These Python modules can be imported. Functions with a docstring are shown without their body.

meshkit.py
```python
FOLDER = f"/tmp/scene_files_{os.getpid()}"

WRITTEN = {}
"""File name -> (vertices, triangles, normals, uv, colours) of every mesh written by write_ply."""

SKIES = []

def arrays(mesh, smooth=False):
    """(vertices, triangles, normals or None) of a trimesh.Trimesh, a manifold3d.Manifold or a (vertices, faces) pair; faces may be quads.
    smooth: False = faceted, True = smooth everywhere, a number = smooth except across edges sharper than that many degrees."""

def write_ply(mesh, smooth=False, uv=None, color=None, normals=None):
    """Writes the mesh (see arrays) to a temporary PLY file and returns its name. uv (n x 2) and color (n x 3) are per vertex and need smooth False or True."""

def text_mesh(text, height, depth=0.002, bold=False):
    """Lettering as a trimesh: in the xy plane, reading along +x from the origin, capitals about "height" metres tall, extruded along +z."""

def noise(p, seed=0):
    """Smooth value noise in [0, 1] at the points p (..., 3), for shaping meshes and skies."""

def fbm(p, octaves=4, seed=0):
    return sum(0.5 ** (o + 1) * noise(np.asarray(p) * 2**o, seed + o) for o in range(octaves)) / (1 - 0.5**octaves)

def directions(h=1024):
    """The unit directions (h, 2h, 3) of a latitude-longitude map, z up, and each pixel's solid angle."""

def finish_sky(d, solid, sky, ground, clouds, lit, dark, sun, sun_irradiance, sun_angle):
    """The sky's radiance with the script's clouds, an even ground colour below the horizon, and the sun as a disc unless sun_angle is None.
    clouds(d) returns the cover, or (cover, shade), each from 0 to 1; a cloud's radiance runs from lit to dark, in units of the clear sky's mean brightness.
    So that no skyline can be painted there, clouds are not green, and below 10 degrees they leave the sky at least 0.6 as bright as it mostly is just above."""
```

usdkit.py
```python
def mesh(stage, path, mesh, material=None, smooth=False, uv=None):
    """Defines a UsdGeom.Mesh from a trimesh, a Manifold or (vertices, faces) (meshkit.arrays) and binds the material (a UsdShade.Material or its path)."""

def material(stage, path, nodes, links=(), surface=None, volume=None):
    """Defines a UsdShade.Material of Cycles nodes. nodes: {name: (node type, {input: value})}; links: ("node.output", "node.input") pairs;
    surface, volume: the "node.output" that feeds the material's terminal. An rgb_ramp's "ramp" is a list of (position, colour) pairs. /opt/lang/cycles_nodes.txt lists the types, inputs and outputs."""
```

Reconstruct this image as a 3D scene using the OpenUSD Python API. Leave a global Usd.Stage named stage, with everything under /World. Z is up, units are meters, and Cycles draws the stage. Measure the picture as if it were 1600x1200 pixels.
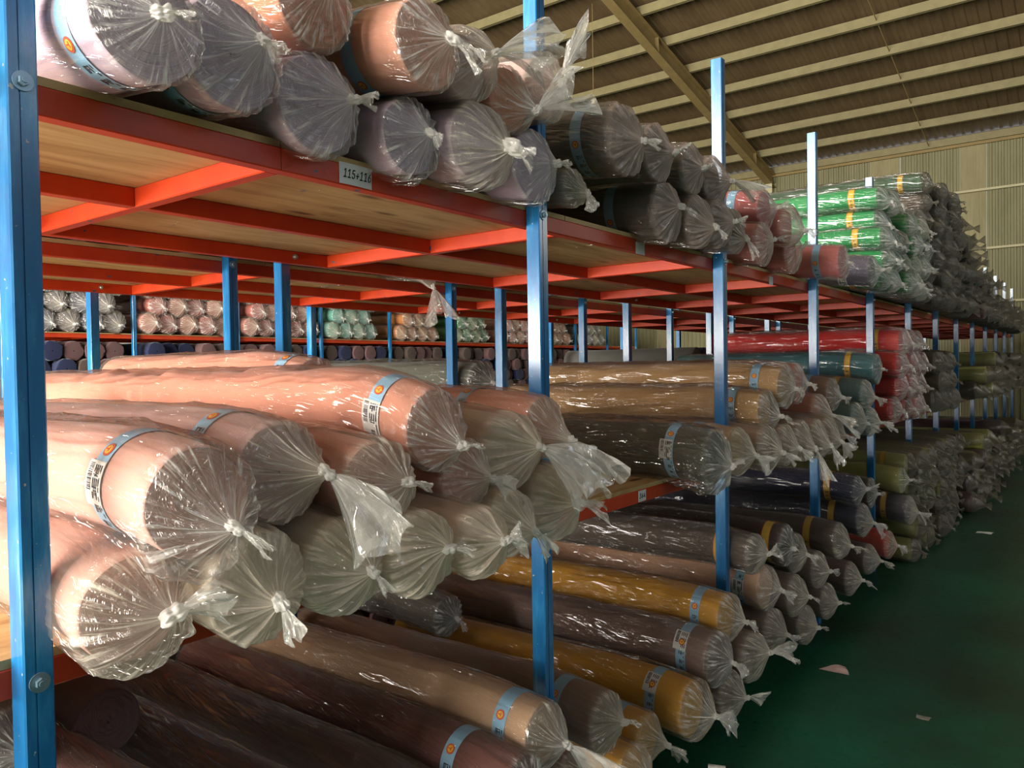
import math, random, numpy as np, trimesh, usdkit, meshkit
from shapely.geometry import Polygon, box as sbox
from pxr import Usd, UsdGeom, UsdLux, UsdShade, Gf, Sdf, Vt

stage = Usd.Stage.CreateInMemory()
UsdGeom.SetStageUpAxis(stage, UsdGeom.Tokens.z)
UsdGeom.SetStageMetersPerUnit(stage, 1.0)
WORLD = UsdGeom.Xform.Define(stage, '/World')
stage.SetDefaultPrim(WORLD.GetPrim())
UsdGeom.Scope.Define(stage, '/World/Looks')
PI = math.pi

# ---------------------------------------------------------------- camera, light, exposure
cam = UsdGeom.Camera.Define(stage, '/World/camera')
CR = (0.79710, 0.60364, -0.01580)
CPOS = (1.4918, -0.5523, 1.7283)
YAW, PITCH, ROLL = 0.6484, -0.0205, -0.0158
def cam_axes():
    f = np.array([-math.sin(YAW)*math.cos(PITCH), math.cos(YAW)*math.cos(PITCH), math.sin(PITCH)])
    r = np.array([math.cos(YAW), math.sin(YAW), 0.0]); u = np.cross(r, f)
    c, s = math.cos(ROLL), math.sin(ROLL)
    return c*r+s*u, -s*r+c*u, f
_r, _u, _f = cam_axes()
cam.AddTransformOp().Set(Gf.Matrix4d(*_r, 0, *_u, 0, *(-_f), 0, *CPOS, 1))
cam.CreateHorizontalApertureAttr(36.0)
cam.CreateVerticalApertureAttr(27.0)
cam.CreateFocalLengthAttr(1216.86*36/1600)
cam.CreateClippingRangeAttr(Gf.Vec2f(0.05, 200))
cam.CreateExposureAttr(0.2)

def rect_light(name, pos, rot, w, h, power, color):
    l = UsdLux.RectLight.Define(stage, '/World/'+name)
    l.CreateWidthAttr(w); l.CreateHeightAttr(h); l.CreateIntensityAttr(power)
    l.CreateColorAttr(Gf.Vec3f(*color)); l.CreateNormalizeAttr(False)
    x = UsdGeom.Xformable(l); x.AddTranslateOp().Set(Gf.Vec3d(*pos)); x.AddRotateXYZOp().Set(Gf.Vec3f(*rot))
    return l
# daylight standing in the big loading doorway of the near wall, and in the clerestory strip of the right wall
rect_light('doorway_daylight', (-4.0, -7.9, 3.3), (90, 0, 0), 10.0, 6.4, 28.0, (1.0, 0.93, 0.82))
rect_light('clerestory_daylight', (9.8, 18.0, 5.75), (0, 90, 0), 1.8, 7.0, 3.5, (1.0, 0.88, 0.62))
dome = UsdLux.DomeLight.Define(stage, '/World/sky')
dome.CreateIntensityAttr(0.6); dome.CreateColorAttr(Gf.Vec3f(0.75, 0.87, 1.0))

# ---------------------------------------------------------------- helpers
_used = {}
def numbered(parent, name):
    k = (str(parent), name); n = _used.get(k, -1)+1; _used[k] = n
    return name if n == 0 else f'{name}_{n:03d}'
def path_of(p):
    return '/World' if p is None else (p if isinstance(p, str) else str(p.GetPath()))
def meta(prim, label=None, cat=None, group=None, kind=None):
    for k, v in (('label', label), ('category', cat), ('group', group), ('kind', kind)):
        if v: prim.SetCustomDataByKey(k, v)
    return prim
def obj(name, mesh, mat, parent=None, smooth=False, uv=None):
    pp = path_of(parent); p = f'{pp}/{numbered(pp, name)}'
    return usdkit.mesh(stage, p, mesh, mat, smooth=smooth, uv=uv).GetPrim()
def thing(name, label=None, cat=None, loc=None, group=None, kind=None, rotz=None, parent=None):
    pp = path_of(parent); x = UsdGeom.Xform.Define(stage, f'{pp}/{numbered(pp, name)}')
    if loc is not None: x.AddTranslateOp().Set(Gf.Vec3d(*map(float, loc)))
    if rotz is not None: x.AddRotateZOp().Set(float(rotz))
    return meta(x.GetPrim(), label, cat, group, kind)
cat_ = trimesh.util.concatenate
def box(x0, x1, y0, y1, z0, z1):
    b = trimesh.creation.box((x1-x0, y1-y0, z1-z0)); b.apply_translation(((x0+x1)/2, (y0+y1)/2, (z0+z1)/2)); return b
def cbox(x0, x1, y0, y1, z0, z1, axis, c=0.003):
    """A bar along axis with chamfered long edges."""
    lo, hi = np.array([x0, y0, z0], float), np.array([x1, y1, z1], float)
    a, b = [i for i in range(3) if i != axis]
    da, db = hi[a]-lo[a], hi[b]-lo[b]
    sec = [(c, 0), (da-c, 0), (da, c), (da, db-c), (da-c, db), (c, db), (0, db-c), (0, c)]
    v = np.zeros((16, 3))
    for k in range(2):
        for i, (p, q) in enumerate(sec):
            v[k*8+i, axis] = (lo if k == 0 else hi)[axis]; v[k*8+i, a] = lo[a]+p; v[k*8+i, b] = lo[b]+q
    f = [[i, (i+1) % 8, 8+(i+1) % 8, 8+i] for i in range(8)]
    t = [[q[0], q[1], q[2]] for q in f]+[[q[0], q[2], q[3]] for q in f]
    t += [[0, i+1, i] for i in range(1, 7)]+[[8, 8+i, 8+i+1] for i in range(1, 7)]
    m = trimesh.Trimesh(v, t, process=False); m.fix_normals(); return m
def cyl(p, q, r, n=16):
    p, q = np.array(p, float), np.array(q, float)
    return trimesh.creation.cylinder(radius=r, segment=[p, q], sections=n)
def grid_faces(nr, nc, wrap=True):
    i, j = np.meshgrid(np.arange(nr-1), np.arange(nc if wrap else nc-1), indexing='ij')
    a = i*nc+j; b = i*nc+(j+1) % nc
    return np.stack([a, a+nc, b+nc, b], -1).reshape(-1, 4)

# ---------------------------------------------------------------- materials
LK = '/World/Looks/'
def mat_plain(name, col, rough=0.6, spec=0.3, var=0.12, scale=6.0, bump=0.0, bscale=60.0, metallic=0.0, sheen=0.0, coat=0.0, rnd=0.0):
    n = {'tc': ('texture_coordinate', {}), 'no': ('noise_texture', {'scale': scale, 'detail': 4.0}),
         'mr': ('map_range', {'from_min': 0.3, 'from_max': 0.7, 'to_min': 1-var, 'to_max': 1+var}),
         'mx': ('vector_math', {'math_type': 'scale', 'vector1': col}),
         'p': ('principled_bsdf', {'roughness': rough, 'specular_ior_level': spec, 'metallic': metallic, 'sheen_weight': sheen, 'coat_weight': coat})}
    l = [('tc.object', 'no.vector'), ('no.fac', 'mr.value'), ('mr.result', 'mx.scale'), ('mx.vector', 'p.base_color')]
    if bump:
        n['bn'] = ('noise_texture', {'scale': bscale, 'detail': 3.0}); n['bu'] = ('bump', {'strength': bump, 'distance': 0.004})
        l += [('tc.object', 'bn.vector'), ('bn.fac', 'bu.height'), ('bu.normal', 'p.normal')]
    return usdkit.material(stage, LK+name, n, l, surface='p.BSDF')

def mat_blue(name):
    # blue enamel, chalky where it has been handled and scraped
    n = {'g': ('geometry', {}), 'mp': ('mapping', {'scale': (9, 9, 1.6)}), 'no': ('noise_texture', {'scale': 1.6, 'detail': 6.0, 'roughness': 0.62}),
         'ra': ('rgb_ramp', {'ramp': [(0.30, (0.007, 0.11, 0.28)), (0.48, (0.009, 0.14, 0.36)), (0.57, (0.02, 0.20, 0.44)), (0.68, (0.14, 0.32, 0.50)), (0.78, (0.36, 0.48, 0.58))]}),
         'n2': ('noise_texture', {'scale': 55.0, 'detail': 3.0}), 'r2': ('rgb_ramp', {'ramp': [(0.70, (0, 0, 0)), (0.74, (1, 1, 1))]}),
         'mx': ('mix_color', {'b': (0.45, 0.42, 0.36)}),
         'p': ('principled_bsdf', {'roughness': 0.24, 'specular_ior_level': 0.6, 'coat_weight': 0.3, 'coat_roughness': 0.15})}
    return usdkit.material(stage, LK+name, n, [('g.position', 'mp.vector'), ('mp.vector', 'no.vector'), ('no.fac', 'ra.fac'), ('g.position', 'n2.vector'), ('n2.fac', 'r2.fac'),
        ('r2.color', 'mx.fac'), ('ra.color', 'mx.a'), ('mx.result', 'p.base_color')], surface='p.BSDF')
def mat_orange(name):
    n = {'g': ('geometry', {}), 'no': ('noise_texture', {'scale': 7.0, 'detail': 5.0}),
         'ra': ('rgb_ramp', {'ramp': [(0.3, (0.50, 0.036, 0.008)), (0.7, (0.60, 0.056, 0.008))]}),
         'n2': ('noise_texture', {'scale': 16.0, 'detail': 4.0}), 'r2': ('rgb_ramp', {'ramp': [(0.70, (0, 0, 0)), (0.715, (1, 1, 1))]}),
         'mx': ('mix_color', {'b': (0.05, 0.11, 0.20)}),
         'p': ('principled_bsdf', {'roughness': 0.42, 'specular_ior_level': 0.4})}
    return usdkit.material(stage, LK+name, n, [('g.position', 'no.vector'), ('no.fac', 'ra.fac'), ('g.position', 'n2.vector'), ('n2.fac', 'r2.fac'), ('r2.color', 'mx.fac'),
        ('ra.color', 'mx.a'), ('mx.result', 'p.base_color')], surface='p.BSDF')
def mat_ply(name):
    n = {'g': ('geometry', {}), 'mp': ('mapping', {'scale': (5.5, 0.9, 3)}), 'no': ('noise_texture', {'scale': 2.2, 'detail': 7.0, 'roughness': 0.6, 'distortion': 1.2}),
         'ra': ('rgb_ramp', {'ramp': [(0.28, (0.34, 0.19, 0.075)), (0.45, (0.52, 0.34, 0.15)), (0.6, (0.60, 0.42, 0.20)), (0.8, (0.64, 0.46, 0.24))]}),
         'm2': ('mapping', {'scale': (8, 2.6, 0.5)}), 'vo': ('voronoi_texture', {'scale': 1.0}), 'r2': ('rgb_ramp', {'ramp': [(0.0, (1, 1, 1)), (0.09, (0.9, 0.9, 0.9)), (0.2, (0, 0, 0))]}),
         'mx': ('mix_color', {'b': (0.14, 0.06, 0.025)}), 'p': ('principled_bsdf', {'roughness': 0.6, 'specular_ior_level': 0.25})}
    return usdkit.material(stage, LK+name, n, [('g.position', 'mp.vector'), ('mp.vector', 'no.vector'), ('no.fac', 'ra.fac'), ('g.position', 'm2.vector'), ('m2.vector', 'vo.vector'),
        ('vo.distance', 'r2.fac'), ('r2.color', 'mx.fac'), ('ra.color', 'mx.a'), ('mx.result', 'p.base_color')], surface='p.BSDF')
def mat_floor(name):
    n = {'g': ('geometry', {}), 'no': ('noise_texture', {'scale': 0.45, 'detail': 8.0, 'roughness': 0.6}),
         'ra': ('rgb_ramp', {'ramp': [(0.36, (0.014, 0.024, 0.014)), (0.48, (0.008, 0.06, 0.032)), (0.64, (0.009, 0.11, 0.056))]}),
         'n2': ('noise_texture', {'scale': 22.0, 'detail': 5.0}), 'r2': ('rgb_ramp', {'ramp': [(0.66, (0, 0, 0)), (0.8, (0.35, 0.35, 0.35))]}),
         'mx': ('mix_color', {'b': (0.16, 0.17, 0.13)}), 'rr': ('map_range', {'from_min': 0.3, 'from_max': 0.7, 'to_min': 0.28, 'to_max': 0.5}),
         'p': ('principled_bsdf', {'specular_ior_level': 0.4})}
    return usdkit.material(stage, LK+name, n, [('g.position', 'no.vector'), ('no.fac', 'ra.fac'), ('g.position', 'n2.vector'), ('n2.fac', 'r2.fac'), ('r2.color', 'mx.fac'),
        ('ra.color', 'mx.a'), ('mx.result', 'p.base_color'), ('n2.fac', 'rr.value'), ('rr.result', 'p.roughness')], surface='p.BSDF')
def mat_sheet(name, c0, c1, sx=2.0, sz=0.4, axis='z'):
    sc = (sx, sx, sz) if axis == 'z' else (sx, sz, sz)
    n = {'g': ('geometry', {}), 'mp': ('mapping', {'scale': sc}), 'no': ('noise_texture', {'scale': 1.5, 'detail': 6.0, 'roughness': 0.65}),
         'ra': ('rgb_ramp', {'ramp': [(0.3, c0), (0.7, c1)]}), 'p': ('principled_bsdf', {'roughness': 0.55, 'specular_ior_level': 0.3})}
    return usdkit.material(stage, LK+name, n, [('g.position', 'mp.vector'), ('mp.vector', 'no.vector'), ('no.fac', 'ra.fac'), ('ra.color', 'p.base_color')], surface='p.BSDF')
def mat_fabric(name, col, sheen=0.15):
    # knitted cloth: fine loops, soft large tone drift, thin darker layer lines on the rolled end (normal along x)
    n = {'tc': ('texture_coordinate', {}), 'sx': ('separate_xyz', {}), 'cy': ('combine_xyz', {}), 'ln': ('vector_math', {'math_type': 'length'}),
         'rn': ('noise_texture', {'dimensions': '1D', 'scale': 420.0, 'detail': 2.0}), 'nm': ('vector_transform', {'transform_type': 'normal', 'convert_from': 'world', 'convert_to': 'object'}), 'g': ('geometry', {}),
         'sn': ('separate_xyz', {}), 'cut': ('math', {'math_type': 'greater_than', 'value2': 0.55}),
         'lr': ('map_range', {'from_min': 0.35, 'from_max': 0.65, 'to_min': 0.76, 'to_max': 1.08}),
         'no': ('noise_texture', {'scale': 7.0, 'detail': 4.0}), 'br': ('map_range', {'from_min': 0.3, 'from_max': 0.7, 'to_min': 0.93, 'to_max': 1.06}),
         'mf': ('mix_float', {}), 'mx': ('vector_math', {'math_type': 'scale', 'vector1': col}),
         'bn': ('noise_texture', {'scale': 260.0, 'detail': 2.0}), 'bu': ('bump', {'strength': 0.25, 'distance': 0.002}),
         'p': ('principled_bsdf', {'roughness': 0.85, 'specular_ior_level': 0.12, 'sheen_weight': sheen, 'sheen_roughness': 0.5})}
    l = [('tc.object', 'sx.vector'), ('sx.y', 'cy.y'), ('sx.z', 'cy.z'), ('cy.vector', 'ln.vector1'), ('ln.value', 'rn.w'), ('g.normal', 'nm.vector'), ('nm.vector', 'sn.vector'),
         ('sn.x', 'cut.value1'), ('rn.fac', 'lr.value'), ('tc.object', 'no.vector'), ('no.fac', 'br.value'), ('cut.value', 'mf.fac'), ('br.result', 'mf.a'), ('lr.result', 'mf.b'),
         ('mf.result', 'mx.scale'), ('mx.vector', 'p.base_color'), ('tc.object', 'bn.vector'), ('bn.fac', 'bu.height'), ('bu.normal', 'p.normal')]
    return usdkit.material(stage, LK+name, n, l, surface='p.BSDF')
def mat_film(name, haze=0.04, streak=0.8, neck=0.5, tint=(0.93, 0.90, 0.85), gloss=0.10, ku=58.0, spec=0.55, caphaze=0.08):
    # thin clear polythene: see-through, glossy, milky where it is gathered into folds (uv: u round the roll, v 0-1 body, 1-2 cap, 2-3 tail)
    n = {'uv': ('texture_coordinate', {}), 'sp': ('separate_xyz', {}),
         'mp': ('mapping', {'scale': (ku, 1.3, 1.0)}), 'no': ('noise_texture', {'scale': 1.0, 'detail': 4.0, 'roughness': 0.68}),
         'st': ('map_range', {'range_type': 'smoothstep', 'from_min': 0.50, 'from_max': 0.66, 'to_min': 0.0, 'to_max': 1.0, 'clamp': True}),
         'cap': ('map_range', {'from_min': 0.96, 'from_max': 1.12, 'to_min': 0.03, 'to_max': streak, 'clamp': True}),
         'nk': ('map_range', {'from_min': 1.35, 'from_max': 2.0, 'to_min': 0.0, 'to_max': neck, 'clamp': True}),
         'nk2': ('math', {'math_type': 'power', 'value2': 2.0}),
         'm1': ('math', {'math_type': 'multiply'}), 'a1': ('math', {'math_type': 'add'}), 'a2': ('math', {'math_type': 'add', 'value2': haze, 'use_clamp': True}),
         'tr': ('transparent_bsdf', {'color': (0.985, 0.985, 0.98)}), 'df': ('diffuse_bsdf', {'color': tint}), 'tl': ('translucent_bsdf', {'color': tint}),
         'wh': ('mix_closure', {'fac': 0.45}), 'body': ('mix_closure', {}),
         'bm': ('mapping', {'scale': (22.0, 18.0, 1.0), 'rotation': (0, 0, 0.5)}), 'bm2': ('mapping', {'scale': (1.0, 0.22, 1.0)}), 'bn': ('noise_texture', {'scale': 1.0, 'detail': 3.0, 'roughness': 0.55, 'distortion': 0.5}),
         'b1': ('math', {'math_type': 'subtract', 'value2': 0.5}), 'b2': ('math', {'math_type': 'absolute'}), 'b3': ('map_range', {'range_type': 'smoothstep', 'from_min': 0.0, 'from_max': 0.07, 'to_min': 1.0, 'to_max': 0.0, 'clamp': True}),
         'b4': ('math', {'math_type': 'add'}), 'bu': ('bump', {'strength': 1.0, 'distance': 0.009}),
         'ch': ('map_range', {'from_min': 0.97, 'from_max': 1.06, 'to_min': 0.0, 'to_max': caphaze, 'clamp': True}), 'a3': ('math', {'math_type': 'add'}),
         'lw': ('layer_weight', {'blend': 0.28}), 'lm': ('map_range', {'from_min': 0.0, 'from_max': 1.0, 'to_min': 0.09, 'to_max': spec, 'clamp': True}),
         'gl': ('glossy_bsdf', {'color': (1, 1, 1), 'roughness': gloss}), 'out': ('mix_closure', {})}
    l = [('uv.UV', 'sp.vector'), ('uv.UV', 'mp.vector'), ('mp.vector', 'no.vector'), ('no.fac', 'st.value'), ('sp.y', 'cap.value'), ('sp.y', 'nk.value'), ('nk.result', 'nk2.value1'),
         ('st.result', 'm1.value1'), ('cap.result', 'm1.value2'), ('m1.value', 'a1.value1'), ('nk2.value', 'a1.value2'), ('sp.y', 'ch.value'), ('a1.value', 'a3.value1'), ('ch.result', 'a3.value2'), ('a3.value', 'a2.value1'),
         ('df.BSDF', 'wh.closure1'), ('tl.BSDF', 'wh.closure2'), ('a2.value', 'body.fac'), ('tr.BSDF', 'body.closure1'), ('wh.closure', 'body.closure2'),
         ('uv.UV', 'bm.vector'), ('bm.vector', 'bm2.vector'), ('bm2.vector', 'bn.vector'), ('bn.fac', 'b1.value1'), ('b1.value', 'b2.value1'), ('b2.value', 'b3.value'), ('b3.result', 'b4.value1'), ('bn.fac', 'b4.value2'), ('b4.value', 'bu.height'), ('bu.normal', 'gl.normal'), ('lw.fresnel', 'lm.value'),
         ('lm.result', 'out.fac'), ('body.closure', 'out.closure1'), ('gl.BSDF', 'out.closure2')]
    return usdkit.material(stage, LK+name, n, l, surface='out.closure')

BLUE, ORANGE, PLY = mat_blue('blue_enamel'), mat_orange('orange_enamel'), mat_ply('plywood')
DARKW = mat_plain('dark_wall_paint', (0.12, 0.12, 0.10), 0.8, 0.1, 0.1, 1.0)
BOLTM = mat_plain('bolt_steel', (0.20, 0.30, 0.38), 0.3, 0.5, 0.1, metallic=0.5)
STEEL = mat_plain('zinc_steel', (0.42, 0.42, 0.40), 0.35, 0.5, 0.1, metallic=0.8)
PAPER = mat_plain('white_paper', (0.72, 0.71, 0.68), 0.7, 0.2, 0.04)
INK = mat_plain('black_ink', (0.02, 0.02, 0.03), 0.6, 0.2, 0.02)
BANDBLUE = mat_plain('pale_blue_paper', (0.30, 0.53, 0.72), 0.6, 0.2, 0.05)
BANDYEL = mat_plain('yellow_paper', (0.80, 0.52, 0.05), 0.6, 0.2, 0.05)
LOGORED = mat_plain('red_print', (0.72, 0.09, 0.02), 0.5, 0.2, 0.03)
LOGOYEL = mat_plain('yellow_print', (0.9, 0.55, 0.04), 0.5, 0.2, 0.03)
KNOT = mat_film('bag_knot_film', haze=0.62, streak=0.3, neck=0.1, gloss=0.2)
TAIL = mat_film('bag_tail_film', haze=0.17, streak=0.55, neck=0.0, gloss=0.12, ku=14.0)
FILM = mat_film('bag_film')
MILKY = mat_film('milky_bag_film', haze=0.11, streak=0.85, neck=0.5, tint=(0.90, 0.81, 0.68), caphaze=0.13)
CREAM = mat_film('cream_bag_film', haze=0.22, streak=0.85, neck=0.5, tint=(0.98, 0.84, 0.69), caphaze=0.22)
PINKY = mat_film('pinkish_bag_film', haze=0.12, streak=0.75, neck=0.5, tint=(0.66, 0.50, 0.42), caphaze=0.36)
DUSTY = mat_film('dusty_bag_film', haze=0.26, streak=0.4, neck=0.3, tint=(0.22, 0.19, 0.13), gloss=0.22, spec=0.35)
DUSTYTAIL = mat_film('dusty_tail_film', haze=0.35, streak=0.4, neck=0.0, tint=(0.30, 0.26, 0.19), gloss=0.22, ku=14.0, spec=0.35)

# ---------------------------------------------------------------- the room shell
def corrugated(x0, x1, pitch, depth, length, z=0.0):
    """A ribbed sheet in the xy plane: ribs across x, running along y from 0 to length; ribs stand up in -z."""
    n = int(round((x1-x0)/pitch)); xs = []; zs = []
    for i in range(n):
        b = x0+i*pitch
        for t, h in ((0.0, 0), (0.42, 0), (0.55, 1), (0.87, 1)):
            xs.append(b+t*pitch); zs.append(-h*depth)
    xs.append(x0+n*pitch); zs.append(0); xs, zs = np.array(xs), np.array(zs)
    v = []
    for y in (0.0, length):
        v.append(np.stack([xs, np.full_like(xs, y), zs+z], -1))
    v = np.vstack(v); m = len(xs)
    f = [[i, i+1, m+i+1, m+i] for i in range(m-1)]
    return v, np.array(f)
XL, XR, YN, YF, EAVE, SLOPE = -18.0, 9.9, -8.0, 22.0, 7.2, 0.21
def roof_z(y): return EAVE+SLOPE*(YF-abs(y+0.0) if y > 0 else YF+y)
floor = meta(obj('floor', box(XL, XR, YN, YF, -0.1, 0.0), mat_floor('green_floor_paint')), 'green painted concrete floor, scuffed and dark beside the racks', kind='structure')
SHEETW = mat_sheet('olive_wall_sheet', (0.215, 0.20, 0.105), (0.295, 0.275, 0.15))
PANELW = mat_sheet('fibreglass_panel', (0.28, 0.245, 0.12), (0.385, 0.34, 0.185))
TRIMW = mat_plain('cream_steel', (0.56, 0.51, 0.31), 0.5, 0.3, 0.08)
ROOFM = mat_sheet('brown_roof_sheet', (0.115, 0.075, 0.037), (0.175, 0.12, 0.06), 1.0, 0.5, 'y')
PURL = mat_plain('cream_purlin', (0.28, 0.24, 0.12), 0.55, 0.3, 0.1)
RAFT = mat_plain('tan_rafter', (0.30, 0.215, 0.085), 0.55, 0.3, 0.1)
GREYW = mat_plain('grey_wall_paint', (0.42, 0.41, 0.36), 0.7, 0.2, 0.1, 1.0)
wf = thing('wall_far', 'ribbed olive sheet wall at the far end of the warehouse', kind='structure')
segs = [(-18.0, -9.75, 0), (-9.75, -9.1, 1), (-9.1, -6.1, 0), (-6.1, -3.45, 0), (-3.45, -2.72, 1), (-2.72, -1.36, 0), (-1.36, -0.78, 1), (-0.78, 1.5, 0), (1.5, 5.5, 0), (5.5, 9.9, 0)]
for a, b, pan in segs:
    n = max(1, round((b-a)/(0.065 if pan else 0.13)))
    v, f = corrugated(a, b, (b-a)/n, 0.006 if pan else 0.028, EAVE)
    v = np.stack([v[:, 0], YF+v[:, 2]*1.0+(0.0 if not pan else -0.012), v[:, 1]], -1)
    obj('translucent_panel' if pan else 'wall_sheet', (v, f[:, ::-1]), PANELW if pan else SHEETW, wf)
for z in (1.8, 3.18, 4.5, 5.95):
    obj('girt', cbox(XL, XR, YF-0.13, YF-0.03, z-0.03, z+0.03, 0, 0.006), TRIMW, wf)
for x in (-13.55, -6.05, 1.45, 8.95):
    obj('column', cat_([box(x-0.1, x+0.1, YF-0.40, YF-0.385, 0, EAVE-0.3), box(x-0.1, x+0.1, YF-0.05, YF-0.035, 0, EAVE-0.3), box(x-0.006, x+0.006, YF-0.39, YF-0.04, 0, EAVE-0.3)]), TRIMW, wf)
obj('downpipe', cyl((-2.40, YF-0.16, 0), (-2.40, YF-0.16, 5.7), 0.03, 10), TRIMW, wf)
wl = meta(obj('wall_left', box(XL-0.2, XL, YN, YF, 0, 12.2), GREYW), 'grey painted side wall beyond the racks', kind='structure')
wr = thing('wall_right', 'side wall of the warehouse with an open clerestory strip', kind='structure')
obj('wall_panel', box(XR, XR+0.2, YN, YF, 0, 4.8), DARKW, wr); obj('wall_panel', box(XR, XR+0.2, YN, YF, 6.7, 12.2), DARKW, wr)
wn = thing('wall_near', 'near wall of the warehouse around the wide loading doorway', kind='structure')
obj('wall_panel', box(XL, -9.1, YN-0.2, YN, 0, 11.0), GREYW, wn); obj('wall_panel', box(1.1, XR, YN-0.2, YN, 0, 11.0), GREYW, wn); obj('wall_panel', box(-9.1, 1.1, YN-0.2, YN, 6.6, 11.0), GREYW, wn)
# ceiling: ribbed sheets, purlins every 1.15 m, sloping rafters, sag rods
ce = thing('ceiling', 'sloping roof of ribbed brown sheets on cream purlins and tan rafters', kind='structure')
ang = math.atan(SLOPE); slen = YF/math.cos(ang)
x = XL
while x < XR-0.01:
    x2 = min(x+1.2, XR)
    for sgn in ((1,) if True else ()):
        v, f = corrugated(x, x2, 0.2, 0.022, slen+0.2)
        w = np.stack([v[:, 0], YF+0.1-v[:, 1]*math.cos(ang), EAVE+0.16+v[:, 1]*math.sin(ang)+v[:, 2]], -1)
        obj('roof_sheet', (w, f), ROOFM, ce)
    x = x2
v, f = corrugated(XL, XR, 0.3, 0.032, 8.4)
obj('roof_sheet', (np.stack([v[:, 0], 0.1-v[:, 1], EAVE+0.16+SLOPE*YF-v[:, 1]*SLOPE+v[:, 2]], -1), f[:, ::-1]), ROOFM, ce)
for k in range(20):
    y = 21.9-1.15*k
    if y < 0.3: break
    zc = EAVE+SLOPE*(YF-y)+0.02
    p = cat_([cbox(XL, XR, y-0.035, y+0.035, zc-0.09, zc-0.08, 0, 0.002), cbox(XL, XR, y-0.035, y-0.029, zc-0.09, zc+0.11, 0, 0.002), cbox(XL, XR, y-0.035, y+0.035, zc+0.1, zc+0.11, 0, 0.002), cbox(XL, XR, y+0.03, y+0.035, zc-0.085, zc-0.06, 0, 0.001)])
    obj('purlin', p, PURL, ce)
def slope_bar(x0, x1, y0, y1, d0, d1):
    b = box(x0, x1, 0, 1, 0, 1); v = b.vertices.copy(); yy = np.where(v[:, 1] < 0.5, y0, y1)
    zz = EAVE+SLOPE*(YF-yy)-np.where(v[:, 2] < 0.5, d1, d0); return trimesh.Trimesh(np.stack([v[:, 0], yy, zz], -1), b.faces, process=False)
for xr in (-13.55, -6.05, 1.45, 8.95):
    pl = [slope_bar(xr-0.1, xr+0.1, 0.0, YF-0.05, 0.08, 0.095), slope_bar(xr-0.1, xr+0.1, 0.0, YF-0.05, 0.43, 0.445), slope_bar(xr-0.006, xr+0.006, 0.0, YF-0.05, 0.09, 0.435)]
    for y in (20.4, 17.6, 14.6, 10.0, 6.0): pl.append(slope_bar(xr-0.09, xr+0.09, y-0.006, y+0.006, 0.09, 0.435))
    obj('rafter', cat_(pl), RAFT, ce)
for xs in (-9.8, -2.03, 5.2):
    obj('sag_rod', slope_bar(xs-0.008, xs+0.008, 0.5, 21.9, 0.0, 0.016), RAFT, ce)
obj('eave_trim', cbox(XL, XR, YF-0.10, YF-0.04, EAVE-0.12, EAVE-0.02, 0, 0.005), RAFT, ce)

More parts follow.
